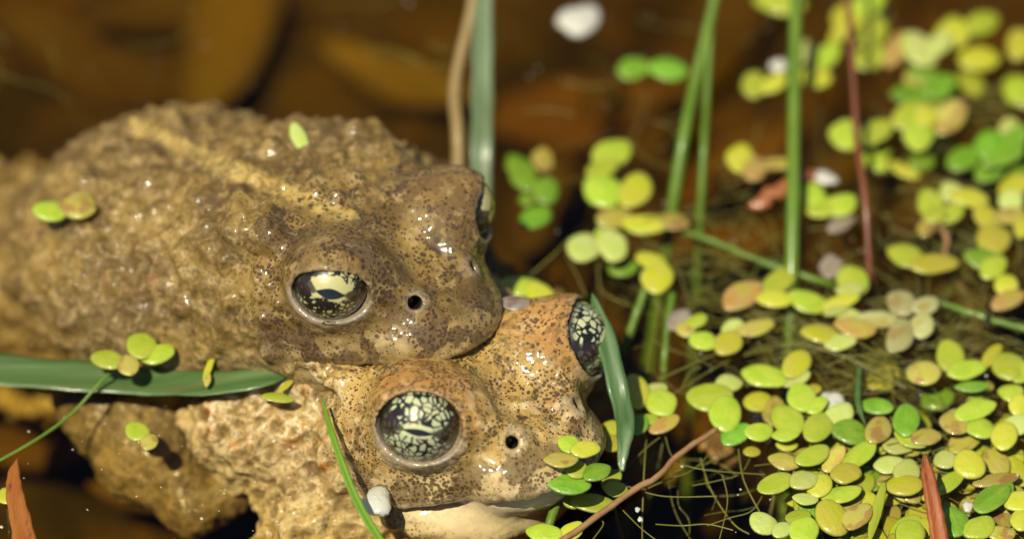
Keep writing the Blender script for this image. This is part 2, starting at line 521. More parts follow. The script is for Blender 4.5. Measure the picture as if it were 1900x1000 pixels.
class Head:
    def __init__(self, pos, deg, scale, pitch=0, roll=0, droop=0.0, slit=.28, gland=1.0, far=(.72, .60, .40, .25), wedge=0.0):
        self.wedge = wedge
        self.gland = gland
        self.far = far
        self.slit = slit
        self.o = np.asarray(pos, float)
        H = heading(deg)
        p = math.radians(pitch); r = math.radians(roll)
        Rp = np.array([[math.cos(p), 0, -math.sin(p)], [0, 1, 0], [math.sin(p), 0, math.cos(p)]])
        Rr = np.array([[1, 0, 0], [0, math.cos(r), -math.sin(r)], [0, math.sin(r), math.cos(r)]])
        self.R = H @ Rp @ Rr
        self.s = scale
        self.droop = droop
        self.eyes = {-1: np.array([-.02, -.82, .08]), 1: np.array([.04, .85, .12]) if far[3] < .22 else np.array([-.02, .82, .08])}
        self.axis = {}
        for s in (-1, 1):
            a = np.array([.60, .72 * s, .40]) if s < 0 else np.array(far[:3])
            self.axis[s] = a / np.linalg.norm(a)
    def loc(self, P):
        return ((P - self.o) @ self.R) / self.s
    def wld(self, q):
        return self.o + self.R @ (np.asarray(q, float) * self.s)
    ER = .345
    def opening(self, q, s):
        e = self.eyes[s]
        ax = self.axis[s]
        up = np.array([0, 0, 1.]) - ax * ax[2]; up /= np.linalg.norm(up)
        # the oval tips down a little towards the snout
        sd = np.cross(up, ax)
        tilt = .10 * s
        up, sd = up * math.cos(tilt) + sd * math.sin(tilt), sd * math.cos(tilt) - up * math.sin(tilt)
        return ell(q, e + ax * (.25 if s < 0 else self.far[3]) - up * self.droop, (.335, .365, self.slit if s < 0 or self.far[3] > .22 else .33), np.stack([ax, sd, up], 1))
    def skull(self, q):
        w = self.wedge
        d = ell(q, (-.40, 0, -.60), (1.15 - .10 * w, 1.17, .81))
        d = smin(d, ell(q, (.48 - .03 * w, 0, -.34 + .05 * w), (.64 - .05 * w, .74 - .06 * w, .41 - .05 * w)), .22)
        for s in (-1, 1):
            d = smin(d, cone(q, (.10, .52 * s, .12), (.62, .30 * s, -.04), .14, .11), .13)
            d = smin(d, ell(q, (-.10, .66 * s, .03), (.50, .48, .38)), .24)
            d = smin(d, ell(q, (-.95, .78 * s, -.02 - .15 * (1 - self.gland)), (.42, .25, .20 * self.gland)), .16)
            d = smin(d, ell(q, (-.45, 1.0 * s, -.30), (.30, .16, .22)), .12)
        # cut flat at the mouth
        um = -.82 + .05 * self.wedge + (.46 + .03 * self.wedge) * np.clip(q[:, 0], -.3, 1.1) + .06 * np.clip(-q[:, 0] - .3, 0, 1)
        d = smax(d, um - q[:, 2], .045)
        return d
    def sdf(self, P):
        q = self.loc(P)
        d = self.skull(q)
        j = ell(q, (-.34, 0, -.90), (1.16, 1.08, .40))
        j = smin(j, ell(q, (.36 - .06 * self.wedge, 0, -.52 + .03 * self.wedge), (.70 - .06 * self.wedge, .68 - .05 * self.wedge, .30)), .25)
        d = smin(d, j, .025)
        for s in (-1, 1):
            e = self.eyes[s]
            ax = self.axis[s]
            d = smin(d, np.linalg.norm(q - e, axis=1) - .382, .12)
            d = smax(d, -self.opening(q, s), .022)
            nb = np.array([.56, .30 * s, -.02])
            d = smin(d, np.linalg.norm(q - nb, axis=1) - .135, .09)
            nd = np.array([.45, .62 * s, .62]); nd /= np.linalg.norm(nd)
            d = smax(d, -cone(q, nb - nd * .0 - np.array([.035, 0, .01]), nb + nd * .3 + np.array([.03, 0, .03]), .052, .070), .022)
        return d * self.s

def surface_nets(sdf, lo, hi, h):
    lo = np.asarray(lo, float); n = np.ceil((np.asarray(hi) - lo) / h).astype(int) + 1
    B = 8
    nb = (n + B - 1) // B
    n = nb * B + 1
    D = np.ones(n, np.float32)
    bi = np.stack(np.meshgrid(*[np.arange(k) for k in nb], indexing='ij'), -1).reshape(-1, 3)
    cen = lo + (bi * B + B / 2) * h
    dc = sdf(cen)
    off = np.stack(np.meshgrid(*[np.arange(B + 1)] * 3, indexing='ij'), -1).reshape(-1, 3)
    lim = B * h * .87 * 1.3 + .05
    for b, d in zip(bi, dc):
        s = tuple(slice(k * B, k * B + B + 1) for k in b)
        if abs(d) > lim:
            D[s] = np.where(D[s] == 1, np.sign(d), D[s]) if d > 0 else np.where(D[s] == 1, -1, D[s])
    act = bi[np.abs(dc) <= lim]
    CH = 40
    for i in range(0, len(act), CH):
        a = act[i:i + CH]
        P = lo + ((a[:, None, :] * B + off[None]) * h).reshape(-1, 3)
        v = sdf(P).reshape(len(a), B + 1, B + 1, B + 1)
        for q, b in zip(v, a):
            D[tuple(slice(k * B, k * B + B + 1) for k in b)] = q
    ins = D < 0
    m = [x - 1 for x in n]
    cnt = np.zeros(m, np.int8)
    for dx in (0, 1):
        for dy in (0, 1):
            for dz in (0, 1):
                cnt += ins[dx:dx + m[0], dy:dy + m[1], dz:dz + m[2]]
    cells = np.argwhere((cnt > 0) & (cnt < 8))
    idx = -np.ones(m, np.int64)
    idx[tuple(cells.T)] = np.arange(len(cells))
    acc = np.zeros((len(cells), 3)); num = np.zeros(len(cells))
    cor = [(0, 0, 0), (1, 0, 0), (0, 1, 0), (1, 1, 0), (0, 0, 1), (1, 0, 1), (0, 1, 1), (1, 1, 1)]
    for a in range(8):
        for b in range(a + 1, 8):
            ca, cb = np.array(cor[a]), np.array(cor[b])
            if np.abs(ca - cb).sum() != 1: continue
            va = D[tuple((cells + ca).T)]; vb = D[tuple((cells + cb).T)]
            x = (va < 0) != (vb < 0)
            t = va[x] / (va[x] - vb[x])
            acc[x] += ca + t[:, None] * (cb - ca)
            num[x] += 1
    V = lo + (cells + acc / num[:, None]) * h
    F = []
    for ax in range(3):
        u, w = [(1, 2), (2, 0), (0, 1)][ax]
        sl0 = [slice(1, m[k]) for k in range(3)]; sl1 = list(sl0)
        sl0[ax] = slice(0, m[ax]); sl1[ax] = slice(1, m[ax] + 1)
        A = ins[tuple(sl0)]; Bn = ins[tuple(sl1)]
        e = np.argwhere(A != Bn)
        base = e + 1; base[:, ax] -= 1
        sgn = A[tuple(e.T)]
        def cell(du, dw):
            c = base.copy(); c[:, u] -= du; c[:, w] -= dw
            return idx[tuple(c.T)]
        q = np.stack([cell(0, 0), cell(1, 0), cell(1, 1), cell(0, 1)], 1)
        q[~sgn] = q[~sgn][:, ::-1]
        F.append(q)
    F = np.concatenate(F)
    F = F[(F >= 0).all(1)]
    return V, F

def grad(sdf, P, e=.006):
    k = np.array([[1, -1, -1], [-1, -1, 1], [-1, 1, -1], [1, 1, 1]], float)
    g = sum(kk * sdf(P + kk * e)[:, None] for kk in k)
    return g / (np.linalg.norm(g, axis=1)[:, None] + 1e-9)

def trace(sdf, u, v):
    d = np.array(ray_dir(u, v)); o = np.array(CAM)
    t = DIST - 6
    for _ in range(80):
        s = float(sdf((o + d * t)[None])[0])
        t += s * .8
        if abs(s) < .003: return o + d * t
        if t > DIST + 8: break
    return None

def build_mesh(name, V, F, mat, parent, attrs):
    me = bpy.data.meshes.new(name)
    me.vertices.add(len(V)); me.vertices.foreach_set('co', V.astype(np.float32).ravel())
    me.loops.add(len(F) * 4); me.loops.foreach_set('vertex_index', F.astype(np.int32).ravel())
    me.polygons.add(len(F))
    me.polygons.foreach_set('loop_start', np.arange(0, len(F) * 4, 4, dtype=np.int32))
    me.update(calc_edges=True)
    me.validate()
    for k, a in attrs.items():
        at_ = me.attributes.new(k, 'FLOAT', 'POINT')
        at_.data.foreach_set('value', np.clip(a, 0, 1).astype(np.float32))
    me.shade_smooth()
    me.materials.append(mat)
    return link(bpy.data.objects.new(name, me), parent)

SS = lambda x, a, b: (lambda t: t * t * (3 - 2 * t))(np.clip((x - a) / (b - a), 0, 1))

# ------------------------------------------------------------------ the two toads
upH = Head((-1.00, -.76, 1.13), -44, .95, pitch=-2, roll=-12, droop=.035, slit=.25)
loH = Head((-.166, -1.77, .53), -46, 1.03, pitch=2, roll=-12, droop=-.01, slit=.305, gland=.6, far=(.80, .48, .48, .20), wedge=1.0)
HB = heading(-35)

def W(u, v, z):
    return np.array(at(u, v, z))

# upper toad limbs
U_sh = W(430, 600, .10); U_el = W(200, 742, -.66); U_wr = W(350, 935, -.92); U_ha = W(470, 900, -.80)
def upper_body(P):
    d = ell(P, (-1.75, -.22, .52), (1.25, 1.28, .80), HB)
    d = smin(d, ell(P, (-2.85, .26, -.05), (1.5, 1.45, .95), HB), .45)
    d = smin(d, ell(P, (-4.25, .75, -.95), (1.35, 1.05, .75), HB), .5)
    # near arm, bent back then forward round the mate
    a = cone(P, U_sh, U_el, .50, .40)
    a = smin(a, cone(P, U_el, (U_el + U_wr) / 2, .42, .46), .15)
    a = smin(a, cone(P, (U_el + U_wr) / 2, U_wr, .46, .27), .12)
    a = smin(a, cone(P, U_wr, U_ha, .25, .16), .10)
    f = (U_ha - U_wr) / np.linalg.norm(U_ha - U_wr)
    for k, ang in enumerate((-.9, -.3, .3, .8)):
        ca, sa = math.cos(ang), math.sin(ang)
        dv = np.array([f[0] * ca - f[1] * sa, f[0] * sa + f[1] * ca, .05 * (k - 1)])
        a = smin(a, cone(P, U_ha, U_ha + dv * (.42, .55, .52, .36)[k], .09, .06), .06)
    d = smin(d, a, .16)
    # far shoulder, upper arm
    d = smin(d, cone(P, (-1.25, .65, .55), (-.75, .95, -.15), .34, .26), .22)
    d = smin(d, cone(P, (-.75, .95, -.15), (-.1, .2, -.6), .26, .2), .12)
    # hind legs, folded
    for s in (-1, 1):
        hip = np.array([-5.2, 1.4, -1.2 if s < 0 else -1.7]) + HB[:, 1] * (.7 if s < 0 else .1) * s
        kn = hip + HB[:, 0] * .3 + HB[:, 1] * (1.1 if s < 0 else .5) * s + np.array([0, 0, -.25 if s < 0 else -.7])
        an = kn - HB[:, 0] * 1.5 + HB[:, 1] * .1 * s + np.array([0, 0, -.5])
        d = smin(d, cone(P, hip, kn, .55, .38), .3)
        d = smin(d, cone(P, kn, an, .38, .22), .12)
        d = smin(d, cone(P, an, an + HB[:, 0] * 1.1 + HB[:, 1] * .5 * s, .2, .09), .08)
    return d
def upper_sdf(P):
    return smin(upper_body(P), upH.sdf(P), .22)

L_sh = np.array([-1.55, -2.0, -.62]); L_el = np.array([-1.95, -2.75, -.95]); L_wr = np.array([-.75, -3.3, -1.6])
def lower_body(P):
    d = ell(P, (-1.70, -.98, -.42), (1.25, 1.22, .74), HB)
    d = smin(d, ell(P, (-2.95, .15, -1.25), (1.6, 1.05, .70), HB), .4)
    d = smin(d, ell(P, (-4.4, 1.0, -1.9), (1.4, .95, .60), HB), .4)
    d = smin(d, ell(P, (-.95, -1.85, -.85), (1.0, 1.0, .55), HB), .3)
    for s in (-1, 1):
        sh, el, wr = L_sh, L_el, L_wr
        if s > 0:
            sh = np.array([-.45, -.35, -.7]); el = np.array([.1, .35, -1.1]); wr = np.array([1.0, -.4, -1.8])
        d = smin(d, cone(P, sh, el, .48, .38), .25)
        d = smin(d, cone(P, el, wr, .38, .22), .12)
        dv = (wr - el) / np.linalg.norm(wr - el)
        for k in range(4):
            q = dv * .5 + np.array([.18 * (k - 1.5) * -dv[1], .18 * (k - 1.5) * dv[0], -.1])
            d = smin(d, cone(P, wr, wr + q, .12, .06), .06)
        hip = np.array([-5.0, 1.5, -2.0]) + HB[:, 1] * (.7 if s < 0 else .0) * s
        kn = hip + HB[:, 0] * (.5 if s < 0 else .1) + HB[:, 1] * (.9 if s < 0 else .3) * s + np.array([0, 0, -.15])
        an = kn - HB[:, 0] * 1.7 + np.array([0, 0, -.5])
        d = smin(d, cone(P, hip, kn, .5, .36), .3)
        d = smin(d, cone(P, kn, an, .36, .2), .12)
        d = smin(d, cone(P, an, an + HB[:, 0] * 1.1 + HB[:, 1] * .5 * s, .2, .09), .08)
    return d
def lower_sdf(P):
    return smin(lower_body(P), loH.sdf(P), .20)

def make_toad(sdf, head, lo, hi, h, mat, eyemat, label, base, photo_warts, nrand, seed, stripe, gran):
    V, F = surface_nets(sdf, lo, hi, h)
    for _ in range(3):
        g = grad(sdf, V)
        V = V - g * np.clip(sdf(V), -h, h)[:, None] * .9
    N = grad(sdf, V, .012)
    q = head.loc(V)
    um = -.82 + .05 * head.wedge + (.46 + .03 * head.wedge) * np.clip(q[:, 0], -.3, 1.1) + .06 * np.clip(-q[:, 0] - .3, 0, 1)
    rs = np.random.RandomState(seed)
    hd = np.linalg.norm((q - np.array([.05, 0, -.2])) / np.array([1.25, 1.45, 1.0]), axis=1)
    headm = 1 - SS(hd, .85, 1.15)                    # 1 on the head
    eyes = np.zeros(len(V)); rim = np.zeros(len(V)); hole = np.zeros(len(V))
    for s in (-1, 1):
        e = head.eyes[s]; ax = head.axis[s]
        eyes = np.maximum(eyes, 1 - SS(np.linalg.norm(q - (e + np.array([-.05, -.06 * s, .12])), axis=1), .36, .58))
        t = np.where((q - e) @ ax > 0, np.abs(head.opening(q, s)), 9.)
        low = SS(-(q[:, 2] - e[2]), -.12, .10)
        rim = np.maximum(rim, (1 - SS(t, .025, .075)) * (.15 + .85 * low))
        nb = np.array([.56, .30 * s, -.02]); nd = np.array([.45, .62 * s, .62]); nd /= np.linalg.norm(nd)
        dn = cone(q, nb - nd * .03, nb + nd * .05, .05, .05)
        hole = np.maximum(hole, 1 - SS(dn, .0, .02))
        rim = np.maximum(rim, .45 * (1 - SS(np.abs(dn - .05), .02, .06)))  # lighter ring round the nostril, a highlight painted into the skin colour
    lid = eyes * SS(q[:, 2], .05, .30)
    below = SS(um - q[:, 2], -.02, .05) * headm
    lipz = (1 - SS(np.abs(q[:, 2] - um - .22), .12, .32)) * headm * SS(q[:, 2] - um, -.01, .03)
    lipe = np.maximum(1 - SS(np.abs(q[:, 2] - um - .03), .05, .12), .55 * (1 - SS(np.abs(q[:, 2] - um - .15), .12, .34))) * headm
    belly = SS(-N[:, 2], -.25, .5)
    pale = np.maximum.reduce([below, lipe * .8, belly * .85, gran * (1 - headm) * SS(-V[:, 2], -.25, .35) * .4])
    # warts
    disp = np.zeros(len(V)); wart = np.zeros(len(V))
    W0 = []
    for (u, v, r, hh, o) in photo_warts:
        p = trace(sdf, u, v)
        if p is not None:
            W0.append((p, r, hh, o))
    cand = rs.permutation(len(V))
    placed = [w[0] for w in W0]
    k = 0
    for c in cand:
        if k >= nrand: break
        if V[c, 0] < -5.2 or (V[c, 1] < -.75 and V[c, 0] < -2.1 and headm[c] < .3 and gran < .5): continue
        if N[c, 2] < -.25 or eyes[c] > .05 or rim[c] > .05: continue
        if headm[c] > .5 and (q[c, 0] > -.35 or q[c, 2] < um[c] + .1): continue
        r = rs.uniform(.045, .105) * (1.25 if headm[c] < .3 else .8)
        pp = np.array(placed[-400:]) if placed else np.zeros((0, 3))
        if len(pp) and np.min(np.linalg.norm(pp - V[c], axis=1)) < r * 2.2: continue
        placed.append(V[c]); k += 1
        W0.append((V[c], r, r * rs.uniform(.35, .75) * (1.25 if gran < .5 else 1.0), rs.rand() ** 2 * .8))
    for p, r, hh, o in W0:
        box = np.where(np.abs(V - p).max(1) < r * 2.2)[0]
        dd = np.linalg.norm(V[box] - p, axis=1) / r
        b = np.exp(-(dd ** 2) * 1.4) - .16 * np.exp(-((dd - 1.6) / .4) ** 2)
        disp[box] += hh * b
        wart[box] = np.maximum(wart[box], o * np.exp(-(dd ** 2) * 1.5))
    n1 = vnoise(V, 3.1, 1); n2 = vnoise(V, 7.0, 2); wd = np.array([.6, .8, 0.]); Va = V - .55 * (V @ wd)[:, None] * wd if gran > .5 else V
    n3 = vnoise(Va, 14.0, 3); n4 = vnoise(V, 22.0, 4)
    sm = np.clip(np.maximum.reduce([eyes * .7, rim, hole, below * .8]), 0, 1)
    body = 1 - headm
    disp += (n1 * .035 + n2 * (.012 + .040 * gran) * (1 + gran * body * .3)) * (.35 + .65 * body) * (1 - .8 * sm)
    # granular, wrinkled skin
    ridg = 1 - np.abs(n3)
    disp += (ridg - .6) * .026 * (.25 + body * (.15 + 1.5 * gran)) * (1 - .85 * sm)
    granule = SS(ridg, .72, .98) * body * gran  # colour masks laid out like cavity shading: pale ridges here, dark grooves next
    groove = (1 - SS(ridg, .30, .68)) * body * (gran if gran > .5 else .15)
    disp += n4 * .008 * (1 - .6 * sm)
    V2 = V + N * disp[:, None]
    # keep the floor
    if stripe is not None:
        sp = np.array(stripe)
        ds = np.full(len(V), 9.)
        for a, b in zip(sp[:-1], sp[1:]):
            ab = b - a
            t = np.clip(((V[:, :2] - a) @ ab) / (ab @ ab), 0, 1)
            ds = np.minimum(ds, np.linalg.norm(V[:, :2] - a - t[:, None] * ab, axis=1))
        ds = ds + n2 * .03
        stripe_a = (1 - SS(ds, .055, .12)) * SS(N[:, 2], .2, .5)
    else:
        stripe_a = np.zeros(len(V))
    root = empty('toad', base)
    tag(root, label, 'toad')
    Vl = V2 - np.array(base)
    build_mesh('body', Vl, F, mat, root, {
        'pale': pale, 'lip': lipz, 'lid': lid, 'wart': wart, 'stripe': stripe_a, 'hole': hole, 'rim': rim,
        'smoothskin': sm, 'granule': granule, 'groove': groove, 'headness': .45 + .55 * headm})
    # eyeballs with slit pupils
    for s in (-1, 1):
        er = head.ER * head.s
        ax = head.R @ head.axis[s]
        up = head.R @ np.array([0, 0, 1.]); up = up - ax * (up @ ax); up /= np.linalg.norm(up)
        sd = np.cross(up, ax)
        Mx = Matrix(((ax[0], sd[0], up[0]), (ax[1], sd[1], up[1]), (ax[2], sd[2], up[2])))
        vs_, fs = [], []
        nu, nv = 40, 24
        for i in range(nv + 1):
            th = math.pi * i / nv
            for j in range(nu):
                ph = 2 * math.pi * j / nu
                vs_.append((er * math.cos(th), er * math.sin(th) * math.cos(ph), er * math.sin(th) * math.sin(ph)))
        for i in range(nv):
            for j in range(nu):
                fs.append((i * nu + j, (i + 1) * nu + j, (i + 1) * nu + (j + 1) % nu, i * nu + (j + 1) % nu))
        eye = mesh_obj('eye', vs_, fs, eyemat, root)
        e = head.wld(head.eyes[s]) - np.array(base)
        eye.matrix_local = Matrix.Translation(Vector(e)) @ Mx.to_4x4()
        # pupil: a lens-shaped patch lying on the eyeball
        pv, pf = [], []
        nx, ny = 18, 5
        pw, phh = (.135, .050) if head is upH else (.135, .030)
        for i in range(nx + 1):
            y = -1 + 2 * i / nx
            hw = (1 - abs(y) ** 1.7)
            for j in range(ny):
                z = (-1 + 2 * j / (ny - 1)) * hw
                Y = y * pw * head.s; Z = (z * phh + .012) * head.s
                pv.append((math.sqrt(max((er * 1.006) ** 2 - Y * Y - Z * Z, 0)), Y, Z))
        for i in range(nx):
            for j in range(ny - 1):
                a = i * ny + j
                pf.append((a, a + ny, a + ny + 1, a + 1))
        mesh_obj('pupil', pv, pf, M['pupil'], eye)
    return root

upper_warts = [(370, 372, .11, .06, .1), (440, 360, .09, .05, 0), (515, 375, .08, .05, 0), (555, 405, .08, .04, 0),
    (590, 355, .07, .05, 0), (505, 440, .13, .08, .1), (430, 285, .09, .05, 0), (660, 330, .08, .05, 0), (690, 350, .07, .04, 0),
    (480, 500, .08, .05, .1), (515, 505, .07, .05, .1), (475, 548, .06, .04, .1), (516, 562, .06, .04, .1), (285, 525, .13, .08, .9),
    (420, 485, .10, .06, .3), (250, 385, .09, .05, 0), (270, 455, .12, .06, .2), (365, 330, .08, .05, 0), (450, 400, .06, .04, 0),
    (540, 320, .07, .04, 0), (610, 400, .06, .04, 0), (420, 560, .08, .05, .5), (330, 570, .10, .06, .8), (200, 520, .10, .06, .6),
    (90, 520, .11, .06, .6), (150, 470, .08, .05, .3), (60, 600, .12, .07, .7), (120, 600, .10, .06, .5), (310, 210, .1, .05, .2), (460, 210, .1, .05, .2)]
lower_warts = [(540, 815, .10, .07, 1), (470, 812, .09, .06, 1), (600, 865, .09, .06, 1), (575, 720, .11, .09, .9), (395, 760, .10, .07, .9),
    (400, 800, .10, .07, .9), (440, 828, .07, .04, .8), (585, 812, .06, .04, .8), (610, 815, .06, .04, .8), (500, 850, .06, .04, .3),
    (530, 870, .06, .04, .2), (570, 760, .07, .04, .4), (430, 770, .06, .04, .3), (620, 770, .05, .04, .4), (470, 770, .05, .04, .2)]
stripe_pts = [trace(upper_sdf, u, v)[:2] for u, v in ((640, 400), (600, 385), (520, 348), (430, 318), (330, 270), (262, 236))]
HQ = .026
make_toad(upper_sdf, upH, (-7.6, -2.6, -2.6), (.4, 3.9, 1.8), HQ, M['upper'], M['eye_upper'],
          'brown warty toad clasping the back of another toad, pale line down its spine', (-2.6, .3, -.6),
          upper_warts, 330, 21, stripe_pts, .35)
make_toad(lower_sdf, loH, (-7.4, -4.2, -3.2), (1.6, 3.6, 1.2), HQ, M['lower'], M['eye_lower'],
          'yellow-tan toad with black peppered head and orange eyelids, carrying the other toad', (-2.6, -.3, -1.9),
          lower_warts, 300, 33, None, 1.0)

def both(P):
    return np.minimum(upper_sdf(P), lower_sdf(P))

# ------------------------------------------------------------------ duckweed tables (photo pixels, laid on the water plane)
# each plant: list of (u, v, half length, half width, angle, colour)
PL = []
def P_(*fr, z=0.0, on=None): PL.append((fr, z, on))
P_((966,312,30,18,30,'G'),(972,336,24,16,20,'G'),(1008,296,20,18,60,'O'),(1014,354,22,21,0,'G'),(994,404,28,20,-20,'G'),(978,370,15,12,0,'G'), z=-.12)
P_((1136,284,34,22,-10,'L'),(1118,312,28,18,-20,'L'))
P_((1118,356,34,27,15,'L'),(1178,354,32,26,-45,'Y'))
P_((1140,404,30,20,-10,'O'),(1196,416,40,16,3,'Y'),(1248,412,28,15,10,'O'), z=-.05)
P_((1084,460,30,24,-10,'P'),(1136,456,28,24,20,'P'),(1114,432,10,8,0,'L'))
P_((1208,484,26,15,15,'Y'),(1220,516,28,24,-15,'Y'))
P_((968,532,38,17,5,'L'),(1002,548,26,20,25,'Y'), on='toad')
P_((956,562,26,12,5,'X'), on='toad')
P_((1156,496,25,18,0,'G'), z=-.2)
P_((1447,6,42,20,10,'L'))
P_((1399,159,22,20,0,'L'),(1436,155,24,15,-25,'Y'))
P_((1486,102,30,16,-50,'P'))
P_((1531,108,32,18,-40,'L'),(1513,144,27,18,10,'Y'))
P_((1576,33,32,26,-20,'Y'),(1558,62,24,14,-50,'Y'),(1608,12,34,20,-30,'L'))
P_((1621,62,27,22,-50,'L'),(1615,108,28,20,-10,'L'))
P_((1663,93,34,20,-60,'B'),(1705,93,34,24,30,'P'),(1741,84,26,18,-30,'P'))
P_((1765,66,32,24,-15,'Y'),(1822,45,30,20,-20,'L'), z=-.05)
P_((1892,84,24,24,0,'Y'))
P_((1816,111,34,20,0,'Y'), z=-.15)
P_((1693,177,36,18,0,'G'),(1744,162,30,20,-25,'G'),(1714,135,24,16,0,'G'), z=-.12)
P_((1690,216,32,22,-15,'L'),(1705,250,30,26,-70,'L'),(1717,216,20,20,0,'Y'))
P_((1762,218,32,24,-30,'O'))
P_((1570,252,28,24,15,'L'),(1624,246,34,20,-30,'L'))
P_((1873,240,18,18,0,'P'),(1837,270,28,24,0,'G'),(1870,270,40,20,-35,'G'),(1862,292,35,14,-15,'G'), z=-.08)
P_((1624,301,24,15,25,'L'),(1678,316,28,12,25,'Y'),(1711,301,22,16,0,'G'), z=-.15)
P_((1375,295,26,24,70,'Y'),(1399,314,22,22,0,'B'),(1444,305,42,10,-8,'O'))
P_((1504,361,30,22,30,'L'),(1558,382,30,19,-10,'L'),(1522,391,24,12,0,'L'))
P_((1726,379,26,22,60,'L'),(1762,397,25,15,-15,'L'),(1735,400,20,14,0,'L'))
P_((1768,358,24,17,20,'P'),(1798,368,32,15,5,'Y'))
P_((1882,346,28,18,-15,'Y'),(1876,373,22,18,0,'P'))
P_((1831,403,26,17,30,'Y'),(1876,401,28,14,-8,'O'))
P_((1843,445,30,24,10,'Y'))
P_((1828,481,35,18,5,'G'),(1843,497,24,18,-20,'L'))
P_((1866,528,21,18,0,'Y'),(1870,557,30,15,-20,'B'))
P_((1681,475,32,20,20,'L'),(1732,490,40,17,-5,'Y'))
P_((1717,424,15,13,0,'O'))
P_((1896,420,15,20,0,'Y'))
P_((1377,549,36,21,-20,'B'))
P_((1446,521,32,19,-30,'L'),(1437,555,30,15,5,'Y'))
P_((1500,560,35,17,12,'L'),(1559,561,32,12,-15,'Y'),(1550,577,20,8,-15,'P'))
P_((1583,521,29,23,20,'L'),(1577,537,24,12,0,'P'))
P_((1260,593,22,16,-30,'X'),(1273,611,17,14,0,'O'),(1293,595,18,11,-15,'L'))
P_((1359,608,19,13,-15,'P'),(1401,608,34,14,-15,'O'),(1305,633,24,16,5,'L'),(1351,637,25,19,-10,'Y'))
P_((1419,698,38,20,10,'L'),(1479,704,24,10,-20,'P'),(1478,676,27,21,-35,'Y'))
P_((1352,711,23,15,0,'P'),(1317,737,38,23,0,'L'),(1346,768,29,28,0,'L'))
P_((1218,722,19,11,0,'P'),(1226,748,28,22,10,'L'),(1179,727,28,24,80,'Y'))
P_((1206,778,15,9,0,'L'),(1177,788,26,18,-15,'G'))
P_((1233,787,26,14,-20,'B'))
P_((1365,806,27,18,-20,'G'),(1408,801,24,15,-5,'L'))
P_((1461,780,31,24,30,'L'),(1459,805,24,12,-10,'L'))
P_((1511,722,12,9,0,'Y'),(1487,737,26,24,40,'L'),(1515,752,19,13,-20,'L'))
P_((1556,770,27,19,-20,'P'),(1518,793,29,24,-45,'L'))
P_((1578,802,32,20,10,'G'),(1629,798,26,21,-45,'O'))
P_((1627,754,27,14,10,'G'))
P_((1691,814,30,14,15,'L'),(1718,811,25,14,-5,'O'),(1681,780,26,23,90,'G'))
P_((1666,828,25,14,0,'P'), z=-.04)
P_((1456,856,27,15,12,'O'),(1439,897,30,18,-15,'L'),(1491,891,25,17,-10,'P'),(1508,845,31,17,-25,'L'))
P_((1520,901,24,20,0,'Y'),(1495,925,22,11,0,'P'))
P_((1547,852,25,14,-45,'B'))
P_((1594,845,34,17,-35,'L'),(1569,878,25,18,0,'Y'))
P_((1562,917,33,15,-8,'L'))
P_((1544,961,32,26,30,'Y'),(1591,958,30,20,-40,'O'))
P_((1417,971,25,18,15,'P'),(1451,983,18,14,-20,'P'))
P_((1482,961,22,15,0,'L'),(1492,985,26,22,0,'L'))
P_((1627,948,48,9,-75,'L'))
P_((1651,862,26,15,0,'P'),(1682,875,24,20,-20,'P'),(1679,901,30,18,0,'Y'), z=-.05)
P_((1754,853,20,15,5,'P'),(1799,862,28,22,15,'Y'))
P_((1760,896,30,15,-35,'L'))
P_((1869,909,15,10,-60,'G'),(1840,925,34,20,-30,'G'))
P_((1848,891,38,12,-5,'O'), z=-.04)
P_((1770,969,28,24,20,'G'),(1817,979,28,20,-15,'L'))
P_((1689,990,26,22,0,'L'))
P_((1819,795,27,18,10,'L'),(1887,788,27,17,-10,'P'),(1864,809,24,22,0,'Y'))
P_((1773,783,26,22,15,'O'),(1809,761,36,17,-18,'L'))
P_((1763,662,27,23,50,'L'),(1793,686,32,17,-12,'L'))
P_((1804,717,28,9,0,'G'))
P_((1714,693,28,21,5,'O'))
P_((1870,680,30,24,20,'L'),(1894,690,20,18,0,'L'))
P_((1840,660,24,12,-50,'Y'))
P_((1876,728,22,15,5,'L'),(1891,752,18,17,0,'Y'))
P_((1892,930,26,18,0,'Y'))
P_((1897,964,22,20,0,'Y'))
P_((1858,990,24,14,0,'O'))
P_((1630,593,35,14,0,'W'),(1672,563,26,20,20,'W'),(1717,567,24,15,-15,'W'),(1711,605,22,19,0,'W'),(1669,623,30,22,-60,'W'))
P_((1574,587,20,12,0,'P'),(1523,620,33,16,8,'Y'),(1559,635,26,15,-5,'P'),(1587,608,34,16,8,'B'))
P_((1407,746,24,18,0,'Y'),(1437,764,20,24,0,'O'), z=-.12)
P_((1460,826,18,10,0,'Y'),(1395,838,14,9,0,'Y'), z=-.1)
P_((1132,795,20,14,-15,'Y'),(1130,822,21,15,10,'Y'), on='toad')
P_((1056,824,20,15,15,'L'),(1086,833,24,14,-8,'Y'),(1041,853,28,13,0,'O'), on='toad')
P_((1071,872,18,14,0,'L'),(1107,876,24,16,-12,'G'), on='toad')
P_((1053,897,38,17,5,'G'), on='toad')
P_((1134,889,19,15,-20,'L'),(1142,907,21,13,0,'L'))
P_((1065,925,20,16,0,'L'),(1101,934,36,17,3,'L'), on='toad')
P_((1010,988,30,15,8,'L'),(1060,985,22,14,-20,'Y'), on='toad')
P_((93,393,28,17,0,'L'),(145,383,31,22,0,'O'), on='toad')
P_((555,255,24,13,60,'P'), on='toad')
P_((200,668,28,16,10,'L'),(290,657,32,16,-8,'L'),(262,642,26,22,0,'L'),(238,678,19,17,0,'O'), on='toad')
P_((388,680,26,6,-70,'Y'),(385,704,12,6,-80,'O'), z=.04, on='toad')
P_((530,716,17,5,-40,'Y'),(515,738,28,8,5,'L'), z=.03, on='toad')
P_((255,800,21,16,10,'L'),(277,820,16,13,-20,'O'), on='toad')
P_((12,920,17,14,0,'Y'))
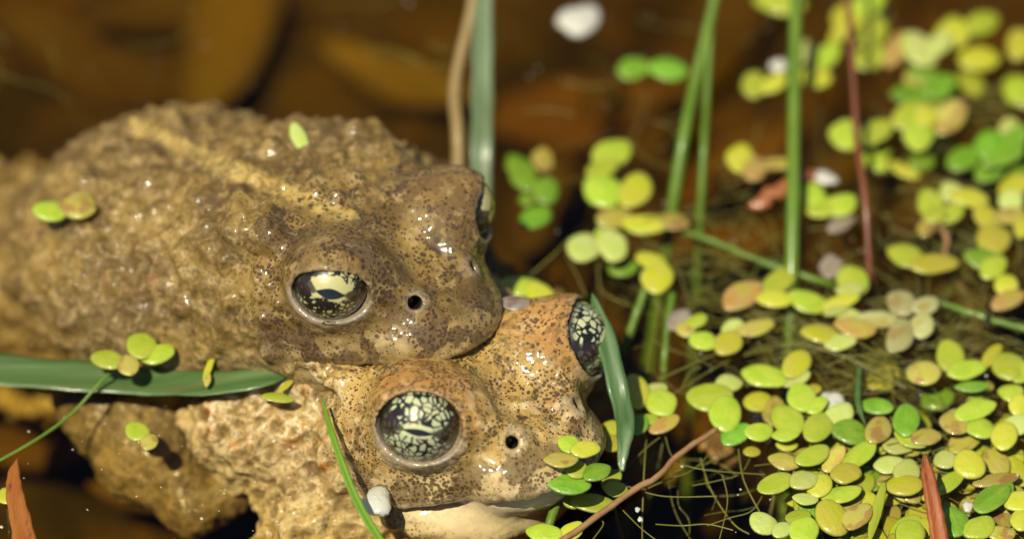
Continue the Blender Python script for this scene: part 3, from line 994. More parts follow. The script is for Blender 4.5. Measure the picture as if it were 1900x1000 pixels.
P_((1175,128,27,19,-10,'G'),(1240,130,32,19,5,'G'))
P_((1561,415,26,14,-30,'X'), z=-.03)
P_((1543,495,22,18,0,'X'), z=-.03)
# crowded lower layer of the mat, showing between the plants on top
rr = random.Random(4)
for k in range(125):
    if k < 100:
        u = rr.uniform(1480, 1900); v = rr.uniform(820, 1010)
    else:
        u = rr.uniform(1560, 1900); v = rr.choice((rr.uniform(20, 330), rr.uniform(640, 830)))
    a = rr.uniform(20, 32)
    P_((u, v, a, a * rr.uniform(.6, .8), rr.uniform(-60, 60), rr.choice('YYLOGO')), z=rr.uniform(-.28, -.10))

# ------------------------------------------------------------------ pond: bed, water
def grid_mesh(name, x0, x1, y0, y1, nx, ny, zf, mat):
    xs = np.linspace(x0, x1, nx); ys = np.linspace(y0, y1, ny)
    X, Y = np.meshgrid(xs, ys, indexing='ij')
    Z = zf(X.ravel(), Y.ravel())
    V = np.stack([X.ravel(), Y.ravel(), Z], 1)
    I = np.arange(nx * ny).reshape(nx, ny)
    F = np.stack([I[:-1, :-1], I[1:, :-1], I[1:, 1:], I[:-1, 1:]], -1).reshape(-1, 4)
    return V, F
def bedz(x, y):
    P = np.stack([x, y, x * 0], 1)
    r = np.sqrt(x * x + y * y)
    return -3.3 + .28 * vnoise(P, .55, 5) + .16 * vnoise(P, 1.3, 6) + .05 * vnoise(P, 3.3, 7) + np.clip(r - 30, 0, 100) * .12
V, F = grid_mesh('pond_bed', -60, 60, -60, 60, 60, 60, bedz, None)
V2, F2 = grid_mesh('pond_bed', -9, 9, -8, 9, 220, 220, bedz, None)
keep = ~((np.abs(V[:, 0]) < 8.2) & (V[:, 1] > -7.2) & (V[:, 1] < 8.2))
V[~keep, 2] -= .8
bed = build_mesh('pond_bed', np.concatenate([V, V2]), np.concatenate([F, F2 + len(V)]), M['bed'], None, {})
tag(bed, 'brown muddy pond bed under clear water', 'pond bed', kind='structure')

fr_list = []     # world centres and sizes of the fronds, for the meniscus
def frond_frame(u, v, a, b, ang, z):
    c = at(u, v, z)
    an = math.radians(ang)
    e1 = at(u + a * math.cos(an), v + a * math.sin(an), z) - c
    e2 = at(u - b * math.sin(an), v + b * math.cos(an), z) - c
    A = np.array([[e1.x, e2.x], [e1.y, e2.y]])
    U, S, Vt = np.linalg.svd(A)
    th = math.atan2(U[1, 0], U[0, 0])
    # keep the stalk end pointing the way the long axis was given
    if U[:, 0] @ A[:, 0] < 0: th += math.pi
    return c, th, S[0], S[1]
for fr, z, on in PL:
    if on or z < -.06: continue
    for f in fr:
        c, th, s0, s1 = frond_frame(*f[:5], z)
        fr_list.append((c.x, c.y, math.cos(th), math.sin(th), s0, s1))

def waterz(x, y):
    P = np.stack([x, y, x * 0], 1)
    z = .006 * vnoise(P, .8, 9) + .003 * vnoise(P, 2.1, 10)
    d = np.full(len(x), 9.)
    near = (np.abs(x) < 7) & (np.abs(y) < 5)
    d[near] = both(P[near])
    z = z + .055 * np.exp(-np.clip(d, 0, 9) / .09)
    z = z + .010 * np.sin(d * 14) * np.exp(-np.clip(d, 0, 9) / .5) * (d > 0)
    m = np.zeros(len(x))
    for cx, cy, ct, st, s0, s1 in fr_list:
        ii = np.where((np.abs(x - cx) < s0 + .3) & (np.abs(y - cy) < s0 + .3))[0]
        if not len(ii): continue
        dx = x[ii] - cx; dy = y[ii] - cy
        q = np.sqrt(((dx * ct + dy * st) / s0) ** 2 + ((-dx * st + dy * ct) / s1) ** 2)
        dist = (q - 1) * s1
        m[ii] = np.maximum(m[ii], .030 * np.exp(-np.clip(dist, 0, 9) / .045))
    return z + m
xs0, xs1, ys0, ys1 = -6.5, 6.5, -5.5, 6.5
nx, ny = 400, 370
Vw, Fw = grid_mesh('water', xs0, xs1, ys0, ys1, nx, ny, waterz, None)
# fade to level at the edge of the fine patch, then skirt out to the far shore and a closed box below
ex = np.minimum(np.minimum(Vw[:, 0] - xs0, xs1 - Vw[:, 0]), np.minimum(Vw[:, 1] - ys0, ys1 - Vw[:, 1]))
Vw[:, 2] *= np.clip(ex / .5, 0, 1)
I = np.arange(nx * ny).reshape(nx, ny)
ring = list(I[:, 0]) + list(I[-1, 1:]) + list(I[-2::-1, -1]) + list(I[0, -2:0:-1])
verts = [tuple(v) for v in Vw]
outer = []
for i in ring:
    x, y, _ = verts[i]
    k = max(abs(x) / 6.5, abs(y) / 6.0)
    outer.append((x * 9.0, y * 9.0, 0.0))
o0 = len(verts); verts += outer
b0 = len(verts); verts += [(x, y, -9.0) for x, y, _ in outer]
faces = [tuple(f) for f in Fw]
nr = len(ring)
for k in range(nr):
    k2 = (k + 1) % nr
    faces.append((ring[k2], ring[k], o0 + k, o0 + k2))
    faces.append((o0 + k2, o0 + k, b0 + k, b0 + k2))
faces.append(tuple(b0 + k for k in range(nr))[::-1])
water = mesh_obj('water', verts, faces, M['water'])
tag(water, 'clear tea-brown pond water around the toads', 'water', kind='structure')

# ------------------------------------------------------------------ duckweed
def frond_mesh(seed):
    rs = random.Random(seed)
    nseg, rings = 22, [0.0, .35, .62, .82, .94, 1.0]
    asym = rs.uniform(-.15, .15); taper = rs.uniform(.06, .24)
    lump = [rs.uniform(-.03, .03) for _ in range(4)]
    vs_, fs = [], []
    def pt(r, k, top):
        t = 2 * math.pi * k / nseg
        x, y = math.cos(t), math.sin(t)
        w = 1 - taper * max(0, -x) ** 2 - taper * .3 * x
        rad = 1 + sum(l * math.cos((i + 2) * t + i) for i, l in enumerate(lump))
        X, Y = r * x * rad, r * y * w * rad + asym * (r * x) ** 2 - asym * .4
        dome = math.sqrt(max(0, 1 - r ** 3.2))
        zz = (.03 + .21 * dome + .04 * math.exp(-(Y * 7) ** 2) * (1 - r) + .03 * math.sin(3 * X + seed) * (1 - r)) if top else -.12 * dome
        if r >= 1.0: zz = .0
        return (X, Y, zz)
    vs_.append(pt(0, 0, True))
    for r in rings[1:]:
        for k in range(nseg): vs_.append(pt(r, k, True))
    nt = len(vs_)
    for r in (.75, .3):
        for k in range(nseg): vs_.append(pt(r, k, False))
    vs_.append((0, 0, -.10))
    for k in range(nseg): fs.append((0, 1 + k, 1 + (k + 1) % nseg))
    for j in range(len(rings) - 2):
        for k in range(nseg):
            a = 1 + j * nseg + k; b = 1 + j * nseg + (k + 1) % nseg
            fs.append((a, a + nseg, b + nseg, b))
    last = 1 + (len(rings) - 2) * nseg
    for k in range(nseg):
        k2 = (k + 1) % nseg
        fs.append((last + k, nt + k, nt + k2, last + k2))
        fs.append((nt + k, nt + nseg + k, nt + nseg + k2, nt + k2))
        fs.append((nt + nseg + k, len(vs_) - 1, nt + nseg + k2))
    me = bpy.data.meshes.new('frond')
    me.from_pydata(vs_, [], fs); me.update(); me.shade_smooth()
    me.materials.append(FR['L'])
    return me
FM = [frond_mesh(s) for s in range(9)]

def tube(name, pts, radii, mat, parent=None, seg=8, cap=True, flat=1.0, flat_dir=None):
    pts = [Vector(p) for p in pts]
    vs_, fs = [], []
    n = len(pts)
    ref = Vector((0, 0, 1))
    for i, p in enumerate(pts):
        t = (pts[min(i + 1, n - 1)] - pts[max(i - 1, 0)]).normalized()
        rf = ref if abs(t.z) < .9 else Vector((0, 1, 0))
        s = t.cross(rf).normalized(); up = s.cross(t).normalized()
        for k in range(seg):
            a = 2 * math.pi * k / seg
            vs_.append(p + (s * math.cos(a) + up * math.sin(a) * flat) * radii[i])
    for i in range(n - 1):
        for k in range(seg):
            k2 = (k + 1) % seg
            fs.append((i * seg + k, i * seg + k2, (i + 1) * seg + k2, (i + 1) * seg + k))
    if cap:
        fs.append(tuple(range(seg))[::-1]); fs.append(tuple((n - 1) * seg + k for k in range(seg)))
    return mesh_obj(name, vs_, fs, mat, parent)

def smooth_path(pts, n):
    pts = [Vector(p) for p in pts]
    out = []
    m = len(pts)
    for k in range(n):
        t = k / (n - 1) * (m - 1)
        i = min(int(t), m - 2); f = t - i
        p0 = pts[max(i - 1, 0)]; p1 = pts[i]; p2 = pts[i + 1]; p3 = pts[min(i + 2, m - 1)]
        out.append(.5 * ((2 * p1) + (p2 - p0) * f + (2 * p0 - 5 * p1 + 4 * p2 - p3) * f * f + (3 * p1 - p0 - 3 * p2 + p3) * f ** 3))
    return out

LAND = [((1135, 760), 'beside the dark green blade'), ((1210, 880), 'beside the brown twig'), ((1030, 890), 'by the lower toad\'s chin'),
        ((1725, 920), 'beside the red-brown needle'), ((1672, 590), 'beside the bleached dead plant'), ((1290, 170), 'beside the slanting green stem'),
        ((1470, 300), 'beside the tall green stem'), ((1590, 250), 'beside the thin red stem'), ((1450, 360), 'beside the orange rotten bark'),
        ((1755, 470), 'beside the curled brown stalk'), ((1820, 585), 'beside the floating yellow-green stalk'), ((985, 560), 'by the brow of the lower toad'),
        ((895, 300), 'behind the upper toad\'s far eye'), ((1230, 600), 'beside the short green stems'), ((1404, 790), 'beside the round air bubble'),
        ((1350, 480), 'along the submerged green strand'), ((1620, 720), 'over the tangle of algae threads'), ((1850, 150), 'beyond the thin red stem'),
        ((1550, 930), 'in the thick of the duckweed mat'), ((1860, 930), 'past the red-brown needle')]
CN = {'L': 'lime green', 'Y': 'yellow-green', 'G': 'deep green', 'P': 'pale green', 'O': 'olive-yellow', 'B': 'orange-browned', 'W': 'bleached', 'X': 'grey dead'}
NW = {1: 'single', 2: 'paired', 3: 'three-frond', 4: 'four-frond', 5: 'five-frond', 6: 'six-frond'}
special = {(93, 393): 'lime and olive paired duckweed lying on the upper toad\'s back', (555, 255): 'small pale duckweed frond stuck to the far side of the upper toad\'s back',
           (200, 668): 'lime four-frond duckweed over the upper toad\'s arm by the broad green blade', (388, 680): 'slender upright yellow-green duckweed on the broad green blade',
           (530, 716): 'slender pair of duckweed fronds at the tip of the broad green blade', (255, 800): 'small green and yellow duckweed pair above the upper toad\'s forearm',
           (12, 920): 'yellow-green duckweed frond overlapping the red-brown leaf', (956, 562): 'grey dead duckweed frond between the two toads\' heads',
           (1630, 593): 'bleached wrinkled five-frond duckweed amid algae threads', (1627, 948): 'lime duckweed frond standing on edge in the mat'}
GROUP = 'duckweed plants floating on the pond'
INFO = []
nf = 0
for fr, z, on in PL:
    u0 = sum(f[0] for f in fr) / len(fr); v0 = sum(f[1] for f in fr) / len(fr)
    base_z = z
    if on == 'toad':
        zs = []
        for f in fr:
            p = trace(both, f[0], f[1])
            zs.append(p[2] if p is not None else -9)
        base_z = max(max(zs) + .05, .0) + z
    base = at(u0, v0, base_z)
    root = empty('duckweed', base)
    cols = []
    for f in fr:
        if CN[f[5]] not in cols: cols.append(CN[f[5]])
    key = (fr[0][0], fr[0][1])
    if key in special:
        lab = special[key]
    else:
        lmk = min(LAND, key=lambda L: (L[0][0] - u0) ** 2 + ((L[0][1] - v0) * 1.3) ** 2)
        lm = lmk[1] if math.hypot(lmk[0][0] - u0, lmk[0][1] - v0) < 170 else 'adrift among scattered duckweed'
        size = '' if len(fr) > 1 else ('small ' if fr[0][2] < 22 else ('large ' if fr[0][2] > 34 else ''))
        pos = 'submerged ' if z < -.08 else ''
        noun = 'duckweed frond' if len(fr) == 1 else 'duckweed plant'
        lab = f"{pos}{size}{' and '.join(cols[:2])} {NW[len(fr)]} {noun} {lm}"
    tag(root, lab, 'duckweed', GROUP)
    INFO.append((root, u0, v0, cols, len(fr), z, key in special))
    for k, f in enumerate(fr):
        zz = base_z + .010 + .014 * k
        c, th, s0, s1 = frond_frame(*f[:5], zz)
        o = bpy.data.objects.new('frond', FM[nf % len(FM)]); nf += 1
        link(o, root)
        o.location = c - base
        o.rotation_euler = (R.uniform(-.10, .10), R.uniform(-.12, .12), th)
        o.scale = (s0 * 1.2, s1 * 1.12, min(s0, s1) * R.uniform(.85, 1.25))
        o.material_slots[0].link = 'OBJECT'
        o.material_slots[0].material = FR[f[5]]
    if on is None and z > -.1:
        L = R.uniform(.7, 1.6)
        a = R.uniform(0, 6.28)
        bend = Vector((math.cos(a), math.sin(a), 0)) * R.uniform(.1, .5)
        pts = smooth_path([Vector((0, 0, -.01)), bend * .2 + Vector((0, 0, -L * .4)), bend + Vector((0, 0, -L))], 7)
        tube('root', pts, [.011] * 6 + [.016], M['root'], root, 5)

from collections import Counter
for _pass in range(2):
    cnt = Counter(i[0]['label'] for i in INFO)
    for root, u0, v0, cols, n, z, sp in INFO:
        if sp or cnt[root['label']] < 2: continue
        near = sorted((i for i in INFO if i[0] is not root and (i[3] != cols or i[4] != n) and i[5] > -.08), key=lambda i: (i[1] - u0) ** 2 + (i[2] - v0) ** 2)[_pass]
        word = 'and' if ' next to ' in root['label'] else 'next to'
        noun = 'frond' if near[4] == 1 else 'pair' if near[4] == 2 else 'trio' if near[4] == 3 else 'cluster'
        lab = f"{root['label']} {word} {near[3][0]} {noun}"
        if len(lab.split()) <= 16: root['label'] = lab
# ------------------------------------------------------------------ blades, stems, twigs
def blade(name, path, widths, mat, label, cat, fold=.18, thick=.018, n=26, group=None, tip=True, side=None, rib=None):
    """leaf blade with thickness, V fold and a midrib; path = world points"""
    root_loc = Vector(path[0])
    P = smooth_path([Vector(p) - root_loc for p in path], n)
    vs_, fs = [], []
    m = 9
    for i, p in enumerate(P):
        t = (P[min(i + 1, n - 1)] - P[max(i - 1, 0)]).normalized()
        s = (side or Vector((0, 0, 1)).cross(t)).copy()
        s = (s - t * s.dot(t)).normalized()
        up = t.cross(s)
        if up.z < 0: up = -up
        f = i / (n - 1) * (len(widths) - 1); k = min(int(f), len(widths) - 2)
        w = widths[k] + (widths[k + 1] - widths[k]) * (f - k)
        if tip and i > n - 5: w *= ((n - 1 - i) / 5.0) ** .6 if i < n - 1 else .05
        w *= 1 + .05 * math.sin(i * 1.7)
        for side_ in (1, -1):
            for j in range(m):
                x = (j / (m - 1) * 2 - 1)
                rb = .25 * math.cos(x * math.pi * 3.5) * (1 - abs(x))
                zz = abs(x) * fold * w + side_ * thick * (1 - x ** 4 * .9) * (1 + rb)
                vs_.append(p + s * (x * w * .5 * side_) + up * zz)
    r = 2 * m
    for i in range(n - 1):
        for j in range(r):
            j2 = (j + 1) % r
            fs.append((i * r + j, i * r + j2, (i + 1) * r + j2, (i + 1) * r + j))
    fs.append(tuple(range(r))[::-1]); fs.append(tuple((n - 1) * r + j for j in range(r)))
    o = mesh_obj(name, vs_, fs, mat)
    o.location = root_loc
    return tag(o, label, cat, group)

PX = 1 / 211.0
def path(*pts):
    return [at(u, v, z) for u, v, z in pts]
SIDE = Vector((1, 0, 0))
blade('grass', path((-160, 672, .02), (0, 690, .0), (150, 702, .0), (300, 712, .06), (400, 714, .22), (500, 700, .32), (560, 680, .30)),
      [x * PX for x in (72, 74, 72, 66, 58, 44, 24)], M['blade_wide'], 'broad dark green grass blade lying across the toads from the left', 'grass blade', fold=.10)
blade('grass', path((1152, 874, .02), (1156, 840, .10), (1160, 790, .25), (1148, 730, .45), (1124, 630, .62), (1098, 545, .70)),
      [x * PX for x in (12, 20, 34, 38, 36, 30)], M['blade_ribbed'], 'dark green grass blade with pale ribs beside the lower toad\'s far eye', 'grass blade', fold=.16)
blade('grass', path((740, 1050, .35), (703, 1000, .42), (660, 925, .52), (622, 825, .66), (597, 738, .72)),
      [x * PX for x in (16, 16, 15, 12, 8)], M['blade_bright'], 'thin bright green grass blade against the lower toad\'s cheek', 'grass blade', thick=.012)
def emergent(name, low, high, mat, w, label, cat, flat=False, depth=-2.6, bend=.0, zt=.75, n=18, side=SIDE):
    """low, high: photo pixels of waterline and of the frame edge; leans back and goes down to the bed"""
    a = at(low[0], low[1], 0)
    b = at(high[0], high[1], zt)
    d = b - a
    top = b + d * .8
    bot = a - d * (-depth / max(d.z, .3)) * .35; bot.z = depth
    mid = (a + b) * .5 + Vector((bend, 0, 0))
    if flat:
        return blade(name, [bot, a, mid, b, top], [w * .9, w, w, w * .9, w * .6], mat, label, cat, side=side, thick=.02)
    o = tube(name, [p - a for p in smooth_path([bot, a, mid, b, top], n)], [w * .5 * (1.1 - .35 * k / n) for k in range(n)], mat, None, 10)
    o.location = a
    return tag(o, label, cat)
emergent('reed', (893, 362), (897, -10), M['blade_blue'], .19, 'blue-green reed blade standing behind the upper toad\'s head', 'reed', True)
emergent('straw', (850, 335), (880, -10), M['straw'], .12, 'dry tan straw standing beside the blue-green reed', 'straw', False, bend=-.10)
emergent('waterweed', (1254, 345), (1328, -10), M['stem'], .11, 'slanting green stem rising from open water', 'plant stem', False, bend=-.02)
emergent('waterweed', (1302, 350), (1318, 60), M['stem'], .07, 'faint olive stem behind the slanting green stem', 'plant stem', False, zt=.6)
emergent('waterweed', (1469, 505), (1477, -10), M['stem'], .125, 'tall upright green stem amid the duckweed', 'plant stem', False)
emergent('waterweed', (1612, 470), (1577, 50), M['stem_red'], .065, 'thin dark red stem among the duckweed', 'plant stem', False, bend=-.02)

def rod(name, pts, r0, r1, mat, label, cat, n=24, wob=.0, seg=8, flat=1.0):
    a = Vector(pts[0])
    P = smooth_path([Vector(p) - a for p in pts], n)
    P = [p + Vector((R.uniform(-wob, wob), R.uniform(-wob, wob), R.uniform(-wob, wob) * .5)) for p in P]
    rad = [(r0 + (r1 - r0) * k / (n - 1)) * R.uniform(.9, 1.1) for k in range(n)]
    o = tube(name, P, rad, mat, None, seg, flat=flat)
    o.location = a
    return tag(o, label, cat)
rod('twig', path((1335, 793, .03), (1262, 842, .05), (1215, 888, .06), (1180, 906, .06), (1075, 980, .05), (1010, 1025, .04)), .026, .032, M['twig'], 'thin brown twig floating past the duckweed', 'twig', wob=.006)
blade('pine_needle', path((1748, 1040, .12), (1740, 985, .22), (1728, 920, .34), (1714, 842, .46)), [x * PX for x in (34, 32, 28, 20)], M['needle'],
      'red-brown dead needle poking up through the duckweed mat', 'needle', fold=.22, thick=.03)
blade('dead_leaf', path((52, 1050, .05), (42, 985, .06), (28, 920, .06), (26, 880, .05), (32, 852, .03)), [x * PX for x in (46, 40, 32, 22, 8)], M['leaf_red'],
      'orange-red narrow dead leaf floating in dark water', 'dead leaf', fold=.12)
rod('pondweed', path((1255, 425, -.08), (1340, 455, -.06), (1420, 488, -.05), (1520, 522, -.08), (1560, 530, -.2)), .03, .036, M['stem'], 'yellow-green submerged strand crossing behind the tall stem', 'strand', wob=.01)
rod('pondweed', path((1725, 556, -.06), (1780, 574, -.02), (1830, 590, -.02), (1910, 612, -.04)), .028, .034, M['stem'], 'bright yellow-green stalk floating by the bleached duckweed', 'stalk', wob=.008)
rod('pondweed', path((1742, 418, -.02), (1757, 445, -.05), (1754, 475, -.1), (1778, 520, -.3), (1800, 570, -.5), (1822, 640, -.8)), .026, .03, M['twig'], 'curled orange-brown stalk sinking below the duckweed', 'stalk', wob=.008)
rod('waterweed', path((1200, 530, -.02), (1178, 590, -.15), (1155, 660, -.4), (1140, 720, -.8)), .045, .03, M['stem'], 'short green stem slanting down under paired duckweed', 'plant stem')
rod('waterweed', path((1248, 545, -.03), (1238, 610, -.1), (1231, 690, -.3), (1228, 740, -.7)), .038, .03, M['stem'], 'short green stem under the grey dead frond', 'plant stem')
rod('waterweed', path((1042, 915, -.03), (1025, 955, -.06), (1012, 1000, -.15), (1005, 1040, -.3)), .045, .04, M['stem'], 'short green stem under duckweed by the lower toad\'s chin', 'plant stem')
rod('pondweed', path((-30, 870, .02), (60, 820, .02), (130, 770, .02), (190, 705, .16), (226, 675, .20)), .016, .014, M['stem'], 'thin olive stalk reaching to the duckweed by the arm', 'stalk')
rod('bark_fragment', path((1398, 378, .0), (1425, 365, .03), (1465, 342, .04), (1508, 318, .02)), .09, .075, M['bark'], 'orange rotten bark fragment floating behind lime duckweed', 'bark', n=14, wob=.025, flat=.5)
rod('debris_fragment', path((1838, 555, .05), (1834, 575, .05), (1832, 606, .05)), .012, .02, M['black'], 'tiny black debris hanging over the yellow-green stalk', 'debris', n=8, wob=.012, seg=6)
blade('grass', path((1515, 640, .03), (1595, 680, .05), (1592, 745, .06), (1606, 790, .04))[1:], [x * PX for x in (8, 11, 9)], M['blade'], 'short dark green blade tip sunk in the algae tangle', 'grass blade', n=12)

# lumpy flakes
def flake(name, u, v, z, a, b, ang, mat, label, cat, h=.35, seed=0, group=None):
    c, th, s0, s1 = frond_frame(u, v, a, b, ang, z)
    rs = random.Random(seed)
    vs_, fs = [], []
    nu, nv = 18, 10
    ph0 = rs.uniform(0, 6)
    for i in range(nv + 1):
        t = math.pi * i / nv
        for j in range(nu):
            p = 2 * math.pi * j / nu
            k = 1 + .10 * math.sin(3 * p + ph0) * math.sin(t) + .07 * math.sin(5 * p + 2 * ph0 + 3 * t) + .05 * math.sin(7 * t + p * 2)
            vs_.append((s0 * k * math.sin(t) * math.cos(p), s1 * k * math.sin(t) * math.sin(p), h * s1 * k * math.cos(t)))
    for i in range(nv):
        for j in range(nu):
            fs.append((i * nu + j, (i + 1) * nu + j, (i + 1) * nu + (j + 1) % nu, i * nu + (j + 1) % nu))
    o = mesh_obj(name, vs_, fs, mat)
    o.location = c
    o.rotation_euler = (rs.uniform(-.1, .1), rs.uniform(-.1, .1), th)
    return tag(o, label, cat, group)
flake('petal', 1075, 38, .02, 42, 26, -15, M['flake'], 'white petal floating on open brown water', 'petal', .3, 1)
flake('flake', 700, 930, .22, 27, 29, 0, M['jelly'], 'translucent whitish flake at the lower toad\'s jaw corner', 'flake', .5, 2)
flake('flake', 1444, 123, .02, 16, 12, 0, M['flake'], 'small white flake beside pale duckweed near tall stem', 'flake', .4, 3)
flake('flake', 1531, 330, .02, 24, 13, 15, M['jelly'], 'ragged whitish flake behind lime duckweed beside bark', 'flake', .4, 4)
flake('flake', 1545, 745, -.02, 24, 18, 15, M['jelly'], 'grey flake wedged between lime duckweed in the mat', 'flake', .3, 5)
flake('flake', 1796, 940, .02, 10, 10, 0, M['flake'], 'tiny white flake in the duckweed mat past the needle', 'flake', .6, 6)
for i, (u, v, r) in enumerate(((1183, 945, 5), (1188, 963, 5))):
    flake('flake', u, v, .0, r, r, 0, M['flake'], 'tiny white speck floating on black water by the twig', 'flake', .6, 20 + i, 'white specks by the twig')
flake('flake', 890, 186, .0, 12, 10, 0, M['litter_c'], 'tiny pinkish speck beside the blue-green reed', 'flake', .6, 8)

# snail shell, coiled flat, just under the surface
def snail(u, v, z, r):
    c = at(u, v, z)
    root = empty('water_snail', c)
    tag(root, 'brown coiled ramshorn snail shell under water beside the twig', 'snail')
    pts, rad = [], []
    n = 90
    for k in range(n):
        t = k / (n - 1)
        a = t * 2 * math.pi * 3.2
        q = r * (.08 + .70 * t ** 1.3)
        pts.append(Vector((q * math.cos(a), q * math.sin(a), .0)))
        rad.append(r * (.06 + .19 * t))
    s = tube('shell', pts, rad, M['shell'], root, 10)
    root.rotation_euler = (.35, -.25, 2.1)
    return root
snail(1340, 836, -.62, .22)

# bubbles
def bubble(u, v, r, z=.0, label='clear air bubble', near=''):
    vs_, fs = [], []
    nu, nv = 16, 10
    for i in range(nv + 1):
        t = math.pi * i / nv
        for j in range(nu):
            p = 2 * math.pi * j / nu
            vs_.append((r * math.sin(t) * math.cos(p), r * math.sin(t) * math.sin(p), r * .8 * math.cos(t)))
    for i in range(nv):
        for j in range(nu):
            fs.append((i * nu + j, (i + 1) * nu + j, (i + 1) * nu + (j + 1) % nu, i * nu + (j + 1) % nu))
    o = mesh_obj('air_bubble', vs_, fs, M['bubble'])
    o.location = at(u, v, z)
    return tag(o, label, 'bubble', 'air bubbles on the water')
for (u, v, r, lab) in [(1404, 770, .085, 'large round air bubble between lime duckweed fronds'), (1682, 682, .085, 'round air bubble beside olive dotted duckweed frond'),
        (1700, 738, .06, 'small air bubble under the olive dotted duckweed frond'), (1753, 560, .07, 'small air bubble by the yellow-green stalk'),
        (285, 148, .05, 'one of two small air bubbles on open dark water beyond the upper toad'), (292, 112, .05, 'one of two small air bubbles on open dark water beyond the upper toad'),
        (501, 184, .045, 'single small air bubble just beyond the upper toad\'s back'), (1539, 14, .045, 'small air bubble beside far yellow-green duckweed'),
        (1165, 440, .04, 'tiny air bubble above pale green duckweed'), (1536, 690, .04, 'tiny air bubble over the algae tangle'), (1470, 590, .05, 'air bubble between yellow-green duckweed pairs'),
        (300, 865, .028, 'one of two tiny bubbles over the upper toad\'s forearm'), (301, 882, .025, 'one of two tiny bubbles over the upper toad\'s forearm'),
        (1593, 742, .03, 'tiny bright bubble between mat fronds')]:
    bubble(u, v, r, .015, lab)

# ------------------------------------------------------------------ algae threads (one mass nobody could count)
def algae():
    rs = random.Random(9)
    vs_, fs = [], []
    def strand(pts, r):
        P = smooth_path(pts, 14)
        b = len(vs_)
        for i, p in enumerate(P):
            t = (P[min(i + 1, 13)] - P[max(i - 1, 0)]).normalized()
            s = t.cross(Vector((.13, .2, 1))).normalized(); up = s.cross(t)
            for k in range(4):
                a = math.pi / 2 * k
                vs_.append(p + (s * math.cos(a) + up * math.sin(a)) * r)
        for i in range(13):
            for k in range(4):
                k2 = (k + 1) % 4
                fs.append((b + i * 4 + k, b + i * 4 + k2, b + i * 4 + 4 + k2, b + i * 4 + 4 + k))
    fixed = [[(1112, 460), (1112, 530), (1140, 555), (1180, 570)], [(1050, 470), (1075, 520), (1088, 550)], [(1190, 440), (1250, 490), (1285, 580)],
             [(1225, 545), (1215, 620), (1200, 690)], [(1220, 705), (1320, 660), (1420, 620), (1500, 600)], [(1250, 730), (1370, 660), (1490, 635), (1640, 690)],
             [(1380, 660), (1470, 640), (1560, 660), (1680, 720)], [(1265, 720), (1280, 690), (1300, 680)], [(1235, 810), (1250, 850), (1300, 870), (1420, 880)],
             [(1300, 850), (1320, 910), (1360, 970), (1390, 990)], [(1370, 830), (1380, 890), (1410, 950)], [(1200, 800), (1195, 880), (1192, 960), (1192, 1000)],
             [(1150, 880), (1200, 830), (1240, 800)], [(1160, 900), (1230, 920), (1330, 920)], [(1340, 880), (1350, 930), (1335, 1000)], [(1720, 490), (1722, 520), (1720, 550)],
             [(1100, 960), (1120, 970), (1100, 1000)], [(1150, 940), (1190, 980), (1230, 1010)], [(985, 510), (1030, 470), (1060, 440)]]
    for f in fixed:
        z0 = rs.uniform(-.12, .01)
        strand([at(u, v, z0 + rs.uniform(-.05, .02)) for u, v in f], rs.uniform(.006, .010))
    areas = [((1500, 640), 150, 70, 90), ((1640, 690), 60, 50, 70), ((1300, 900), 130, 90, 16), ((1750, 480), 150, 120, 50), ((1780, 620), 110, 70, 50),
             ((1400, 450), 150, 90, 44), ((1820, 180), 110, 130, 30), ((1700, 860), 190, 120, 160), ((1800, 400), 120, 140, 60), ((1600, 640), 160, 90, 110), ((1250, 500), 120, 80, 26), ((1200, 300), 160, 150, 14), ((1350, 560), 130, 60, 30), ((800, 120), 200, 120, 10), ((100, 130), 150, 100, 5)]
    for (u0, v0), su, sv, n in areas:
        for _ in range(n):
            u = rs.gauss(u0, su * .6); v = rs.gauss(v0, sv * .6)
            a = rs.uniform(-.7, .9) if rs.random() < .7 else rs.uniform(0, 3.14)
            L = rs.uniform(50, 190)
            z0 = rs.uniform(-.45, .015)
            p = []
            for k in range(4):
                p.append(at(u + math.cos(a) * L * (k - 1.5) / 3, v + math.sin(a) * L * (k - 1.5) / 3 * .8, z0 + rs.uniform(-.08, .03)))
                a += rs.uniform(-.45, .45)
            c = p[1]
            if c.x < 1.2 and c.y < .6 and float(both(np.array(c)[None])[0]) < .6: continue
            strand(p, rs.uniform(.003, .0075))
    o = mesh_obj('filamentous_algae', vs_, fs, M['algae'])
    tag(o, 'tangle of fine olive algae threads between the duckweed', 'algae', kind='stuff')
algae()

